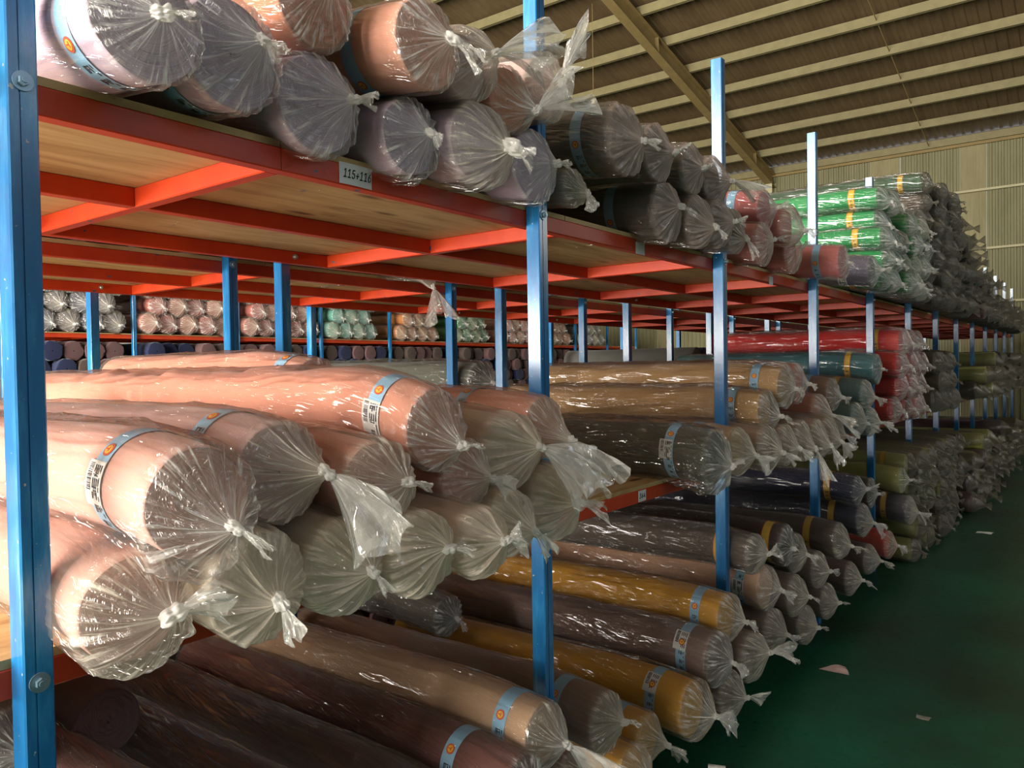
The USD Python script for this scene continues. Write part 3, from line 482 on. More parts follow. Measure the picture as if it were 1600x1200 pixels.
# key: (y, z, radius, x of end face), cloth, label, options
T1 = dict
ROLLS = [
 # upper shelf, first bay, bottom row
 ((0.181, 2.355, 0.111, 0.129), 'lilac', 'pale lilac fabric roll in clear plastic at the top left beside the nearest blue post', T1(K=(.055, .02, .05), tail=((.5, .8, .1), .045, .018), band=(-.12, 205*D2R), knot=.016)),
 ((0.406, 2.392, 0.122, 0.045), 'lilac', 'lilac fabric roll tucked low behind the top left roll, knot near its right rim', T1(K=(.07, .3, .2), tail=((.7, .3, -.5), .05, .02), band=(-.13, 215*D2R), wr=.010)),
 ((0.664, 2.362, 0.121, 0.005), 'lilac', 'lilac fabric roll resting on the beam with its white knot pointing right', T1(K=(.07, .5, .12), tail=((.6, .8, .1), .05, .02), sag=.012)),
 ((0.936, 2.339, 0.104, 0.040), 'lilac', 'lilac fabric roll directly above the 115+116 tag', T1(K=(.05, .3, .1), tail=((.8, .1, -.6), .035, .014), wr=.009, sag=.012)),
 ((1.147, 2.357, 0.112, 0.085), 'lilac', 'lilac fabric roll in a milky baggy wrap with a big crumpled plastic knot', T1(K=(.10, .55, -.12), tail=((.8, .3, -.5), .055, .04), film='M', loose=.008, fold=.014, knot=.026, sag=.015)),
 ((1.430, 2.352, 0.112, 0.085), 'lilac', 'lilac fabric roll in front of the second blue post on the upper shelf', T1(K=(.06, .5, .1), tail=((.7, .6, .1), .04, .016), sag=.012)),
 ((1.705, 2.338, 0.064, 0.05), 'charcoal', 'small charcoal roll end in brownish plastic hanging just right of the second post', T1(K=(.07, .1, -.4), tail=((.4, .0, -.9), .06, .02), film='M', loose=.004, knot=.010)),
 # upper shelf, first bay, upper row
 ((0.642, 2.590, 0.114, 0.024), 'rust', 'rust brown fabric roll cut off by the top edge of the picture', T1(K=(.05, .1, .35), tail=((.8, .2, .3), .04, .016))),
 ((0.902, 2.544, 0.117, 0.137), 'peach', 'peach fabric roll in clear plastic with a two-lobed white knot on its face', T1(K=(.06, .33, .1), tail=((.6, .6, -.5), .085, .03), band=(-.20, 235*D2R), knot=.018)),
 ((1.110, 2.565, 0.099, 0.083), 'mauve', 'dusky roll hidden in clear loose plastic whose tied end flares up to the right', T1(K=(.09, .5, .35), tail=((.35, .75, .35), .17, .075), film='M', loose=.008, knot=.014)),
 ((1.297, 2.520, 0.099, 0.095), 'orange', 'orange fabric roll whose bag end fans out up over its neighbour', T1(K=(.08, .5, -.35), tail=((.35, .6, .55), .17, .075), fold=.012)),
 ((1.476, 2.602, 0.103, 0.094), 'pale_pink', 'pale pink roll with a bag end standing up like two ears before the second post', T1(K=(.07, .1, .1), tail=((.3, .15, .95), .19, .06), film='M', loose=.008)),
 # upper shelf, second bay
 ((1.897, 2.523, 0.127, 0.148), 'charcoal', 'large charcoal roll on the upper row with a pale blue paper band', T1(K=(.06, .35, .0), tail=((.7, .6, -.1), .06, .012), band=(-.15, 190*D2R), knot=.013, film='P', wr=.010, dome=.35)),
 ((2.392, 2.362, 0.122, 0.060), 'charcoal', 'charcoal roll on the bottom row with a blue printed band and orange logo', T1(K=(.06, .35, .15), tail=((.5, .8, -.2), .06, .022), band=(-.22, 205*D2R), film='P', dome=.4, knot=.016, sag=.014, wr=.01)),
 ((2.221, 2.553, 0.116, 0.110), 'charcoal', 'charcoal roll in pinkish plastic squeezed right behind the large banded charcoal roll', T1(K=(.06, .5, .05), tail=((.5, .7, .5), .06, .025), film='P')),
 ((2.574, 2.563, 0.112, 0.098), 'charcoal', 'charcoal roll with a grey shiny side, third along the upper row of its bay', T1(K=(.05, .2, .0), tail=((.6, .5, .4), .05, .014), film='P')),
 ((2.900, 2.574, 0.112, 0.055), 'charcoal', 'charcoal roll at the third post with a wide clear bag end pointing right', T1(K=(.09, .4, .0), tail=((.5, .8, -.1), .13, .05), loose=.006, film='P', dome=.4)),
 ((2.616, 2.350, 0.108, 0.091), 'charcoal', 'charcoal roll in brownish plastic, second along the bottom row of its bay', T1(K=(.09, .4, -.3), tail=((.6, .4, -.6), .06, .02), film='P', loose=.006, sag=.01)),
 ((2.829, 2.364, 0.110, 0.099), 'charcoal', 'charcoal roll, third along the bottom row below a wide clear bag end', T1(K=(.08, .5, .1), tail=((.6, .5, .1), .05, .02), film='P')),
 ((3.046, 2.359, 0.108, 0.095), 'charcoal', 'charcoal roll with a tan plastic scrap hanging from it at the third post', T1(K=(.05, .5, -.3), tail=((.5, .2, -.9), .09, .025), film='P', dome=.4)),
 # upper shelf, third bay and on
 ((3.586, 2.548, 0.108, 0.060), 'rose', 'rose roll with a pale blue band, nearest on the upper row of the rose pile', T1(K=(.07, .4, .1), tail=((.6, .7, .3), .07, .03), band=(-.17, 190*D2R))),
 ((3.802, 2.491, 0.113, 0.104), 'rose', 'rose roll at the right of the upper row with a curled clear bag end', T1(K=(.10, .5, -.3), tail=((.6, .8, -.1), .07, .025), film='M', loose=.008)),
 ((3.489, 2.355, 0.112, 0.071), 'rose', 'rose roll in crumpled plastic, left one on the bottom row', T1(K=(.06, .4, .2), tail=((.6, .5, .2), .06, .02), band=(-.25, 200*D2R), film='M', sag=.01)),
 ((4.017, 2.357, 0.113, 0.061), 'rose', 'rose roll in crumpled plastic, right one on the bottom row above a small tag', T1(K=(.06, .4, .4), tail=((.6, .3, .5), .05, .02), film='M')),
 ((4.596, 2.355, 0.110, 0.20), 'rose', 'rose roll lying further out before the fourth post, its round end tied off', T1(K=(.03, .2, .0), tail=((.8, .2, -.2), .03, .01), band=(-.16, 185*D2R), knot=.01)),
 ((5.365, 2.368, 0.114, 0.20), 'slate', 'slate violet roll with a yellow band between the fourth and fifth posts', T1(K=(.07, .5, .1), tail=((.7, .6, .1), .06, .02), band=(-.2, 190*D2R, 'yellow'), sticker=(-.21, 215*D2R))),
 # middle shelf, first bay
 ((0.149, 1.300, 0.106, 0.085), 'salmon', 'salmon pink roll at the lower left beside the nearest post, bag tied in two lobes', T1(K=(.07, .45, -.1), tail=((.4, .85, .35), .11, .035), knot=.019, loose=.008, sag=.012, film='M')),
 ((0.362, 1.304, 0.115, 0.160), 'greige', 'greige roll with its spiral end seen through milky plastic and a neat centre knot', T1(K=(.05, .15, -.25), tail=((.5, .1, -.85), .07, .03), film='C', knot=.017)),
 ((0.577, 1.298, 0.105, 0.148), 'greige', 'greige roll in milky plastic, third along the bottom row of the middle shelf', T1(K=(.07, .45, -.15), tail=((.5, .4, -.7), .05, .025), film='C', loose=.006)),
 ((0.779, 1.291, 0.101, 0.182), 'beige', 'beige roll in milky crumpled plastic, fourth along the bottom row of the middle shelf', T1(K=(.08, .5, .1), tail=((.5, .8, .1), .05, .03), film='C', loose=.008, fold=.013)),
 ((0.965, 1.287, 0.090, 0.217), 'beige', 'small beige roll with a rosette of crumpled plastic, sticking out furthest', T1(K=(.09, .3, .1), tail=((.6, .7, .2), .05, .04), film='C', loose=.006, fold=.012)),
 ((1.216, 1.287, 0.095, 0.121), 'beige', 'beige roll whose knot hangs down right toward the red beam near the second post', T1(K=(.09, .4, -.3), tail=((.5, .5, -.8), .08, .022), film='C', loose=.006)),
 ((1.467, 1.313, 0.110, 0.102), 'beige', 'beige roll in a very crumpled milky bag just before the second post', T1(K=(.10, .45, -.1), tail=((.6, .7, -.2), .09, .045), film='C', loose=.010, fold=.014, sag=.015)),
 # middle shelf, first bay, upper rows
 ((0.237, 1.489, 0.113, 0.168), 'salmon', 'big salmon roll with a white printed label at the left of the middle shelf', T1(K=(.07, .3, -.42), tail=((.5, .6, -.5), .075, .02), band=(-.20, 130*D2R), sticker=(-.215, 150*D2R), loose=.004, sag=.03, wr=.009, knot=.014)),
 ((0.464, 1.515, 0.112, 0.099), 'mauve', 'dusky mauve roll with blue band and a long clear bag end spread right', T1(K=(.11, .45, .0), tail=((.55, .5, -.6), .15, .065), band=(-.19, 110*D2R), film='M', knot=.016)),
 ((0.686, 1.466, 0.103, 0.149), 'terracotta', 'terracotta roll behind a spread clear bag end, its knot at the right', T1(K=(.06, .6, .0), tail=((.6, .7, -.1), .05, .02), film='M', loose=.006)),
 ((1.072, 1.435, 0.102, 0.090), 'terracotta', 'terracotta roll tucked under the long apricot roll', T1(K=(.06, .5, -.1), tail=((.6, .7, -.3), .07, .03), film='M')),
 ((1.275, 1.482, 0.114, 0.069), 'greige', 'large greige roll in milky plastic below the second post, end folded over', T1(K=(.12, .5, .1), tail=((.4, .8, -.35), .17, .08), film='C', loose=.01, fold=.013)),
 ((0.915, 1.573, 0.111, 0.130), 'apricot', 'long apricot roll with blue band topping the middle shelf pile', T1(K=(.07, .35, -.4), tail=((.6, .8, .1), .05, .012), band=(-.14, 132*D2R), sticker=(-.155, 156*D2R), curl=.030, drop=.06, Lr=2.2, knot=.014)),
 ((1.478, 1.539, 0.102, 0.075), 'apricot', 'apricot roll at the second post, its loose bag drooping over its neighbour', T1(K=(.10, .4, -.45), tail=((.5, .6, -.7), .14, .06), film='M', band=(-.3, 110*D2R))),
 ((1.06, 1.685, 0.09, -0.52), 'apricot', 'apricot roll set far back on top of the pile with just its band in view', T1(band=(-.12, 110*D2R), Lr=1.3)),
 # middle shelf, second bay
 ((2.686, 1.321, 0.126, 0.145), 'grey_green', 'grey green roll with white label at the bare end of the middle shelf', T1(K=(.08, .2, -.3), tail=((.5, .7, .6), .07, .012), band=(-.19, 130*D2R), sticker=(-.21, 150*D2R), sag=.03, wr=.022, Lr=1.5, dome=.6)),
 ((3.019, 1.318, 0.116, 0.110), 'tan', 'tan roll at the third post, lowest of the tan rolls', T1(K=(.09, .5, -.2), tail=((.5, .5, -.4), .09, .04), band=(-.2, 110*D2R), film='M')),
 ((3.441, 1.487, 0.105, 0.102), 'tan', 'tan roll in the middle of the tan pile, blue band and ball-shaped bag knot', T1(K=(.08, .4, -.3), tail=((.6, .7, -.2), .06, .035), band=(-.17, 150*D2R), wr=.014, dome=.7)),
 ((3.718, 1.601, 0.116, 0.112), 'tan', 'tan roll on top of the tan pile with a pale blue band', T1(K=(.05, .5, -.1), tail=((.6, .7, -.2), .05, .02), band=(-.15, 150*D2R), wr=.014, dome=.7)),
 ((3.949, 1.612, 0.116, 0.110), 'coral', 'coral roll lying just behind the topmost tan roll', T1(K=(.06, .4, .0), tail=((.6, .7, -.3), .05, .02))),
 ((3.328, 1.305, 0.114, 0.139), 'cocoa', 'cocoa roll on the bottom row of the middle shelf, first past the third post', T1(K=(.09, .4, -.2), tail=((.6, .6, -.4), .09, .03), film='M', loose=.006)),
 ((3.551, 1.304, 0.113, 0.162), 'cocoa', 'cocoa roll on the bottom row of the middle shelf, second past the third post', T1(K=(.08, .4, -.2), tail=((.6, .5, -.5), .08, .02), film='M')),
 ((3.775, 1.307, 0.115, 0.174), 'cocoa', 'cocoa roll on the bottom row of the middle shelf, third past the third post', T1(K=(.09, .3, -.4), tail=((.4, .1, -.9), .13, .06), film='M')),
 ((3.999, 1.304, 0.114, 0.195), 'cocoa', 'cocoa roll on the bottom row of the middle shelf, fourth past the third post', T1(K=(.09, .3, -.4), tail=((.4, .3, -.9), .12, .045), film='M')),
 ((4.245, 1.304, 0.112, 0.19), 'cocoa', 'cocoa roll on the bottom row of the middle shelf, fifth past the third post', T1(K=(.09, .3, -.4), tail=((.5, .6, -.7), .09, .04), film='M')),
 ((4.627, 1.529, 0.110, 0.121), 'cocoa', 'cocoa roll with blue band and label in front of the teal rolls', T1(K=(.06, .4, -.2), tail=((.6, .6, -.3), .05, .02), band=(-.16, 170*D2R), sticker=(-.18, 190*D2R))),
 ((4.380, 1.435, 0.105, 0.093), 'coral', 'coral roll showing between the tan pile and the cocoa rolls', T1(K=(.10, .5, -.3), tail=((.6, .7, -.3), .14, .05), film='M', loose=.006)),
 ((4.50, 1.304, 0.11, 0.16), 'cocoa', 'cocoa roll on the bottom row beside the fourth post', T1(K=(.08, .3, -.3), tail=((.5, .6, -.5), .08, .03), film='M')),
 ((5.872, 1.675, 0.119, 0.120), 'teal', 'long teal roll lying on top with a yellow band near each end', T1(K=(.04, .2, .0), tail=((.8, .3, -.2), .03, .01), band=(-.21, 170*D2R, 'yellow'))),
 ((5.534, 1.492, 0.114, 0.106), 'teal', 'teal roll with a yellow band, second from the top of the teal rolls', T1(K=(.08, .4, -.2), tail=((.6, .6, -.4), .08, .03), band=(-.2, 170*D2R, 'yellow'), film='M')),
 ((5.213, 1.334, 0.117, 0.114), 'teal', 'teal roll at the bottom of the teal rolls in crumpled plastic', T1(K=(.09, .4, -.3), tail=((.6, .6, -.4), .10, .03), film='M', loose=.006)),
 ((5.50, 1.30, 0.108, 0.14), 'teal', 'teal roll on the bottom row with white bag ends poking right', T1(K=(.09, .4, -.1), tail=((.6, .8, -.15), .13, .03), film='M')),
 # floor level
 ((1.335, 0.629, 0.100, 0.157), 'camel', 'camel roll on the floor pile behind the second post, orange logo on band', T1(K=(.07, .4, -.3), tail=((.5, .6, -.6), .15, .06), band=(-.12, 140*D2R), dome=.5)),
 ((1.777, 0.485, 0.108, 0.110), 'brown', 'brown roll on the floor pile right of the second post, printed band near its end', T1(K=(.06, .4, .0), tail=((.6, .7, .0), .05, .02), band=(-.18, 130*D2R), film='M')),
 ((2.399, 0.321, 0.123, 0.155), 'mustard', 'big mustard yellow roll low on the floor pile, crumpled bag end toward the aisle', T1(K=(.10, .35, -.2), tail=((.5, .75, -.3), .10, .045), band=(-.16, 130*D2R), sticker=(-.175, 110*D2R), loose=.006, dome=.7)),
 ((2.148, 0.274, 0.101, 0.077), 'mustard', 'mustard roll with a blue band below and left of the big mustard roll', T1(K=(.08, .4, -.2), tail=((.5, .6, -.5), .08, .04), band=(-.13, 120*D2R), film='M')),
 ((1.949, 0.235, 0.103, 0.113), 'mustard', 'mustard roll at the bottom edge of the picture in a baggy clear wrap', T1(K=(.08, .3, -.2), tail=((.5, .5, -.5), .08, .04), film='M', loose=.008)),
 ((1.479, 0.430, 0.098, 0.155), 'maroon', 'maroon roll end in a clear bag low beside the second post', T1(K=(.10, .3, .2), tail=((.5, .6, -.5), .15, .07), film='M')),
 ((2.662, 0.444, 0.119, 0.146), 'taupe', 'taupe roll with white label on the floor pile before the third post', T1(K=(.07, .4, -.15), tail=((.6, .6, -.5), .08, .022), band=(-.135, 140*D2R), sticker=(-.15, 120*D2R), dome=.8)),
 ((2.873, 0.564, 0.110, 0.114), 'mustard', 'mustard roll high on the floor pile with a blue band near its end', T1(K=(.08, .5, -.2), tail=((.6, .7, -.3), .06, .025), band=(-.135, 150*D2R), wr=.009, dome=.7)),
 ((3.403, 0.575, 0.116, 0.110), 'peach_beige', 'peach beige roll on the floor pile with a barcode label at its end', T1(K=(.08, .4, -.1), tail=((.6, .6, -.5), .08, .02), band=(-.12, 120*D2R), sticker=(-.135, 160*D2R), curl=.02, dome=.7)),
 ((3.649, 0.753, 0.111, 0.137), 'dark_brown', 'dark brown roll with a yellow band and flat round end, top of the floor pile', T1(K=(.03, .3, -.2), tail=((.8, .4, -.2), .03, .01), band=(-.10, 170*D2R, 'yellow'))),
 ((3.320, 0.765, 0.105, 0.075), 'dark_brown', 'dark brown roll with a yellow band just right of the third post', T1(K=(.08, .4, .0), tail=((.6, .6, .2), .06, .03), band=(-.17, 160*D2R, 'yellow'), film='M')),
 ((3.875, 0.663, 0.113, 0.110), 'dark_brown', 'dark brown roll end in clear plastic under the flat-ended one', T1(K=(.07, .4, -.1), tail=((.6, .5, -.4), .06, .02), film='M')),
 ((4.618, 0.598, 0.119, 0.154), 'dark_brown', 'dark brown roll with a yellow band, furthest out of the brown floor rolls', T1(K=(.08, .4, -.3), tail=((.6, .6, -.3), .07, .03), band=(-.19, 165*D2R, 'yellow'), film='M')),
 ((3.470, 0.337, 0.119, 0.116), 'taupe', 'taupe roll end in clear plastic on the second row from the floor', T1(K=(.08, .4, -.2), tail=((.6, .5, -.4), .06, .02), film='M')),
 ((3.044, 0.340, 0.113, 0.152), 'taupe', 'taupe roll end with a puffed clear bag below the peach beige roll', T1(K=(.10, .5, .2), tail=((.6, .6, .1), .10, .05), film='M', loose=.008)),
 ((3.773, 0.452, 0.116, 0.137), 'taupe', 'taupe roll end whose white knot hooks upward above the floor', T1(K=(.08, .5, -.1), tail=((.6, .7, -.3), .06, .018), film='M')),
 ((3.963, 0.240, 0.112, 0.131), 'taupe', 'taupe roll end lowest in the floor pile left of the fourth post', T1(K=(.08, .4, -.2), tail=((.6, .7, .0), .06, .018), film='M')),
 ((4.413, 0.260, 0.112, 0.131), 'taupe', 'taupe roll end with a white curled knot close to the floor', T1(K=(.08, .4, -.1), tail=((.6, .7, .0), .06, .018), film='M')),
 ((4.248, 0.489, 0.113, 0.123), 'taupe', 'taupe roll end on the second row just left of the fourth post', T1(K=(.08, .4, -.1), tail=((.6, .7, .0), .06, .018), film='M')),
 ((2.830, 0.225, 0.108, 0.127), 'taupe', 'taupe roll end under the taupe roll with the white label', T1(K=(.09, .4, -.1), tail=((.6, .7, .0), .10, .04), film='M', loose=.006)),
 ((4.965, 0.275, 0.112, 0.132), 'plum', 'plum roll end low down right of the fourth post', T1(K=(.09, .4, -.1), tail=((.6, .7, -.3), .08, .03), film='M')),
 ((5.484, 0.300, 0.112, 0.131), 'plum', 'plum roll end in puffed plastic under the navy rolls', T1(K=(.10, .4, -.1), tail=((.6, .7, -.3), .10, .04), film='M')),
 ((5.362, 0.605, 0.121, 0.119), 'navy', 'navy roll with a yellow band past the fourth post, lower one', T1(K=(.09, .4, -.2), tail=((.6, .6, -.5), .10, .04), band=(-.2, 165*D2R, 'yellow'), film='M')),
 ((5.642, 0.760, 0.112, 0.121), 'dark_brown', 'dark brown roll with a yellow band above the navy rolls', T1(K=(.05, .4, -.1), tail=((.6, .7, .0), .05, .02), band=(-.2, 165*D2R, 'yellow'))),
 ((5.245, 0.830, 0.108, 0.120), 'navy', 'navy roll with yellow band topping the floor pile past the fourth post', T1(K=(.07, .4, .1), tail=((.6, .6, .2), .09, .04), band=(-.2, 165*D2R, 'yellow'))),
 ((6.586, 0.493, 0.118, 0.20), 'navy', 'navy roll with a broad yellow band sticking out before the lime rolls', T1(K=(.09, .4, -.2), tail=((.6, .6, -.4), .10, .04), band=(-.19, 165*D2R, 'yellow'), film='M')),
 ((6.60, 0.735, 0.112, 0.15), 'lime', 'lime roll on the floor pile just above the furthest navy roll', T1(K=(.07, .4, .0), tail=((.6, .6, .1), .06, .03), band=(-.25, 165*D2R, 'yellow'))),
 ((6.05, 0.30, 0.112, 0.15), 'red', 'red roll end low on the floor under the navy rolls', T1(K=(.08, .4, -.1), tail=((.6, .6, -.4), .08, .03), film='M')),
 # dark rolls of the first bay at floor level
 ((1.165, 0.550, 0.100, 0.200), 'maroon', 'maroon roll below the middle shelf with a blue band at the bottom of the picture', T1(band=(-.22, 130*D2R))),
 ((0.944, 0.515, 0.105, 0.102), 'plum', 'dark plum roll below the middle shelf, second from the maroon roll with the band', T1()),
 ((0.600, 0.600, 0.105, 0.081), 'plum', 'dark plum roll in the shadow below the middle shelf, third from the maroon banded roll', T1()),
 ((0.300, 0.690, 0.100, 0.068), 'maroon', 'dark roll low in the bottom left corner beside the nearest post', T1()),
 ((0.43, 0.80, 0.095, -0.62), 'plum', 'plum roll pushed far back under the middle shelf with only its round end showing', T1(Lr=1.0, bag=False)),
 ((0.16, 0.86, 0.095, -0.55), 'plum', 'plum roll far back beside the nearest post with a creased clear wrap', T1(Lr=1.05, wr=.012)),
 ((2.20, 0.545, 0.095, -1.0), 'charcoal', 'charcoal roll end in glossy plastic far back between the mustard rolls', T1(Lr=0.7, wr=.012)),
]
FILMS = {'M': MILKY, 'C': CREAM, 'P': PINKY, None: FILM}
for i, (p, c, label, o) in enumerate(ROLLS):
    o = dict(o); o.setdefault('dome', 0.75 if (p[0] > 2.7 or o.get('loose', 0) > .005) and o.get('film') else 0.12); o['film'] = FILMS[o.get('film')]; yw = o.pop('yaw', float(RNG.uniform(-1.0, 1.0)))
    far = p[0] > 3.3
    make_roll((p[3], p[0], p[1]), p[2], FAB[c], label, i+1, nt=40 if far else 60, bt=72 if far else 112, rows=110 if o.get('curl', 0) > .01 else (22 if far else 32), caps=16 if far else 22, nring=14 if far else 26, yaw=yw, **o)

# ---------------------------------------------------------------- repeated rolls further along: one of each kind is built, the others reference it
KINDS = {}
def place(kind, loc, R, label, group=None, sc=1.0, spin=0.0):
    """kind: (cloth, film, band). First call builds the roll, later calls reference it."""
    col, film, band = kind
    if kind not in KINDS:
        t = make_roll((0, 0, 0), 0.11, FAB[col], label, 500+17*len(KINDS), nt=28, bt=56, rows=12, caps=12, nring=8, wr=0.012, film=film, drop=0.02, loose=0.008, fold=0.013,
                      K=(.10, float(RNG.uniform(.1, .5)), float(RNG.uniform(-.5, .1))), tail=((.5, float(RNG.uniform(.2, .8)), float(RNG.uniform(-.9, .1))), 0.045, 0.028), knot=.014, dome=.75, band=(-.2, 165*D2R, band) if band else None, group=group)
        KINDS[kind] = t
    else:
        name = numbered('/World', 'fabric_roll'); t = UsdGeom.Xform.Define(stage, '/World/'+name).GetPrim()
        x = UsdGeom.Xformable(t); x.AddTranslateOp(); x.AddRotateZOp()
        t.GetReferences().AddInternalReference(KINDS[kind].GetPath()); t.SetInstanceable(True)
        meta(t, label, 'fabric roll', group)
    x = UsdGeom.Xformable(t); ops = {o.GetOpName(): o for o in x.GetOrderedXformOps()}
    s = R/0.11
    ops['xformOp:translate'].Set(Gf.Vec3d(float(loc[0]), float(loc[1]), float(loc[2])+0.02*s)); ops['xformOp:rotateZ'].Set(float(RNG.uniform(-1.2, 1.2)))
    x.AddScaleOp().Set(Gf.Vec3f(1.0, s, s))
    return t
ORD = ['first', 'second', 'third', 'fourth', 'fifth', 'sixth', 'seventh', 'eighth', 'ninth', 'tenth', 'eleventh', 'twelfth', 'thirteenth', 'fourteenth', 'fifteenth', 'sixteenth', 'seventeenth', 'eighteenth', 'nineteenth', 'twentieth']
def in_post(y, r):
    b = round(y/BAY)*BAY
    return y+r > b-0.002 and y-r < b+PW+0.002
def stack(y0, y1, z0, rows, r, cols, where, xe=0.13, jit=0.05, phase=0, bands=0.5, film=None, xf=0.0):
    """Honeycomb pile between y0 and y1 (clear of the posts); cols: cloth names by height, or one list."""
    out = []; yb = y0+r
    base = []
    while yb < y1-r+0.001:
        if xf == 0.0 and in_post(yb, r):
            yb = round(yb/BAY)*BAY+PW+r+0.004; continue
        base.append(yb); yb += 2*r+0.003
    for k in range(rows):
        for j, y in enumerate(base):
            yy = y+(r if k % 2 else 0)
            if k % 2 and (j == len(base)-1 or base[j+1]-y > 2*r+0.03): continue
            c = cols[k % len(cols)] if isinstance(cols[0], str) else cols[(k*3+j*5) % len(cols)][0]
            out.append((yy, z0+r+k*r*1.74, k, j, c))
    for yy, z, k, j, c in out:
        x = xf+xe+float(RNG.uniform(-jit, jit))
        b = 'yellow' if RNG.random() < bands else None
        place((c, film or (MILKY if (j+k) % 3 else FILM), b), (x, yy, z), r-0.002, f'{c.replace("_", " ")} roll {where}, {ORD[k]} row up, {ORD[min(j, 19)]} along', 'bagged rolls '+where)
def mix(*names): return [(n,) for n in names]
# upper shelf: the green pile and the dark pile behind it
stack(5.75, 6.32, SU, 5, 0.087, mix('green'), 'in the green pile before the fifth post', xe=0.14, bands=0.7, film=FILM)
stack(6.37, 7.35, SU, 4, 0.095, mix('green', 'green', 'bottle', 'green'), 'in the green pile past the fifth post', xe=0.2, bands=0.3)
stack(7.35, 7.90, SU, 7, 0.095, mix('charcoal', 'olive', 'bottle', 'dark_brown'), 'in the dark pile behind the green', xe=0.16, bands=0.2, film=DUSTY)
stack(7.95, 9.48, SU, 7, 0.095, mix('charcoal', 'dark_brown', 'olive'), 'in the tallest dark pile', xe=0.2, bands=0.15, film=DUSTY)
# middle shelf: the red pile, the olive bags
stack(6.37, 7.62, SL, 4, 0.108, mix('red'), 'in the bright red pile', xe=0.12, bands=0.5, jit=0.06, film=FILM)
stack(8.05, 9.2, SL, 3, 0.11, mix('olive', 'dark_brown', 'olive'), 'in the olive middle shelf pile', xe=0.18, bands=0.0, film=DUSTY)
# floor level: the lime pile and dusty bags
stack(6.75, 7.85, 0.0, 5, 0.105, mix('lime', 'lime', 'olive'), 'in the lime floor pile', xe=0.16, bands=0.15, film=DUSTY)
stack(7.98, 9.45, 0.0, 5, 0.105, mix('olive', 'dark_brown', 'lime', 'plum'), 'in the dusty floor pile', xe=0.2, bands=0.0, film=DUSTY)
# hidden carriers of the near floor piles show only as dark ends between the others
stack(1.66, 1.9, 0.0, 1, 0.1, mix('plum'), 'on the floor at the second post', xe=0.0, bands=0.0)
# rack behind: undersides of lilac and charcoal rolls over the gap, a dark roll across the middle shelf
for j, y in enumerate((0.25, 0.48, 0.71, 0.94, 1.17, 1.44)):
    place(('lilac', MILKY, None), (-1.66+0.03*math.sin(j*2.1), y, SU+0.10), 0.105, f'lilac roll of the second rack seen through the gap above, {ORD[j]} from the left')
for j, y in enumerate((1.78, 2.02, 2.26, 2.95, 3.36, 3.6, 3.84, 4.08, 4.4)):
    place(('charcoal', FILM, None), (-1.64+0.04*math.sin(j*1.7), y, SU+0.10), 0.108, f'charcoal roll of the second rack seen through the gap above, {ORD[j]} from the left')
place(('grey_green', FILM, None), (-1.72, 3.345, 1.655), 0.118, 'grey green roll in glossy plastic lying across the second rack, end between two posts')
place(('brick', FILM, 'blue'), (-1.72, 3.50, 1.455), 0.10, 'brick red roll with blue band behind the posts of the second rack')
place(('brick', MILKY, None), (-1.70, 3.33, 1.335), 0.105, 'brick red roll under the grey green roll in the second rack')
place(('tan', MILKY, None), (-1.62, 3.80, 1.40), 0.12, 'tan roll end behind the second post in the second rack')
place(('charcoal', FILM, None), (-1.66, 2.70, 1.33), 0.105, 'charcoal roll beneath the grey green roll in the second rack')
make_roll((-1.58, 2.66, SU+0.07), 0.115, FAB['charcoal'], 'roll end of the second rack with a big clear bag hanging under the gap', 901, nt=40, bt=72, rows=14, caps=16, nring=12, K=(.10, .1, -1.5), tail=((.15, .25, -1), .13, .125), film=MILKY, loose=.01, Lr=1.4, dome=.6)
# far rack: rows of small rolls on its top shelf
X3 = -8.9
def far_row(y0, y1, rows, r, col, where, band=None, xo=0.05):
    k = 0
    n = int((y1-y0)/(2*r+0.004))
    for k in range(rows):
        for j in range(n-(k % 2)):
            y = y0+r+j*(2*r+0.004)+(r if k % 2 else 0)
            place((col, FILM if (j+k) % 2 else MILKY, band), (X3+xo+float(RNG.uniform(-.03, .03)), y, SU+r+k*r*1.74), r-0.002, f'{col.replace("_", " ")} roll on far rack, {where}, {ORD[k]} row up, {ORD[min(j, 19)]} along', 'rolls on the far rack '+where)
far_row(3.2, 4.72, 3, 0.14, 'slate', 'at the left')
far_row(4.8, 6.3, 3, 0.14, 'brick', 'in the left brick rows'); far_row(6.38, 7.85, 3, 0.14, 'brick', 'in the right brick rows')
far_row(7.98, 9.4, 3, 0.14, 'mint', 'in the mint green rows')
far_row(9.6, 11.0, 3, 0.14, 'amber', 'in the amber rows'); far_row(11.15, 12.5, 3, 0.14, 'green', 'in the green rows')
far_row(12.72, 14.15, 2, 0.14, 'coral', 'in the coral rows'); far_row(14.3, 15.7, 3, 0.14, 'amber', 'in the furthest amber rows'); far_row(15.9, 17.3, 3, 0.14, 'silver', 'in the silver rows')

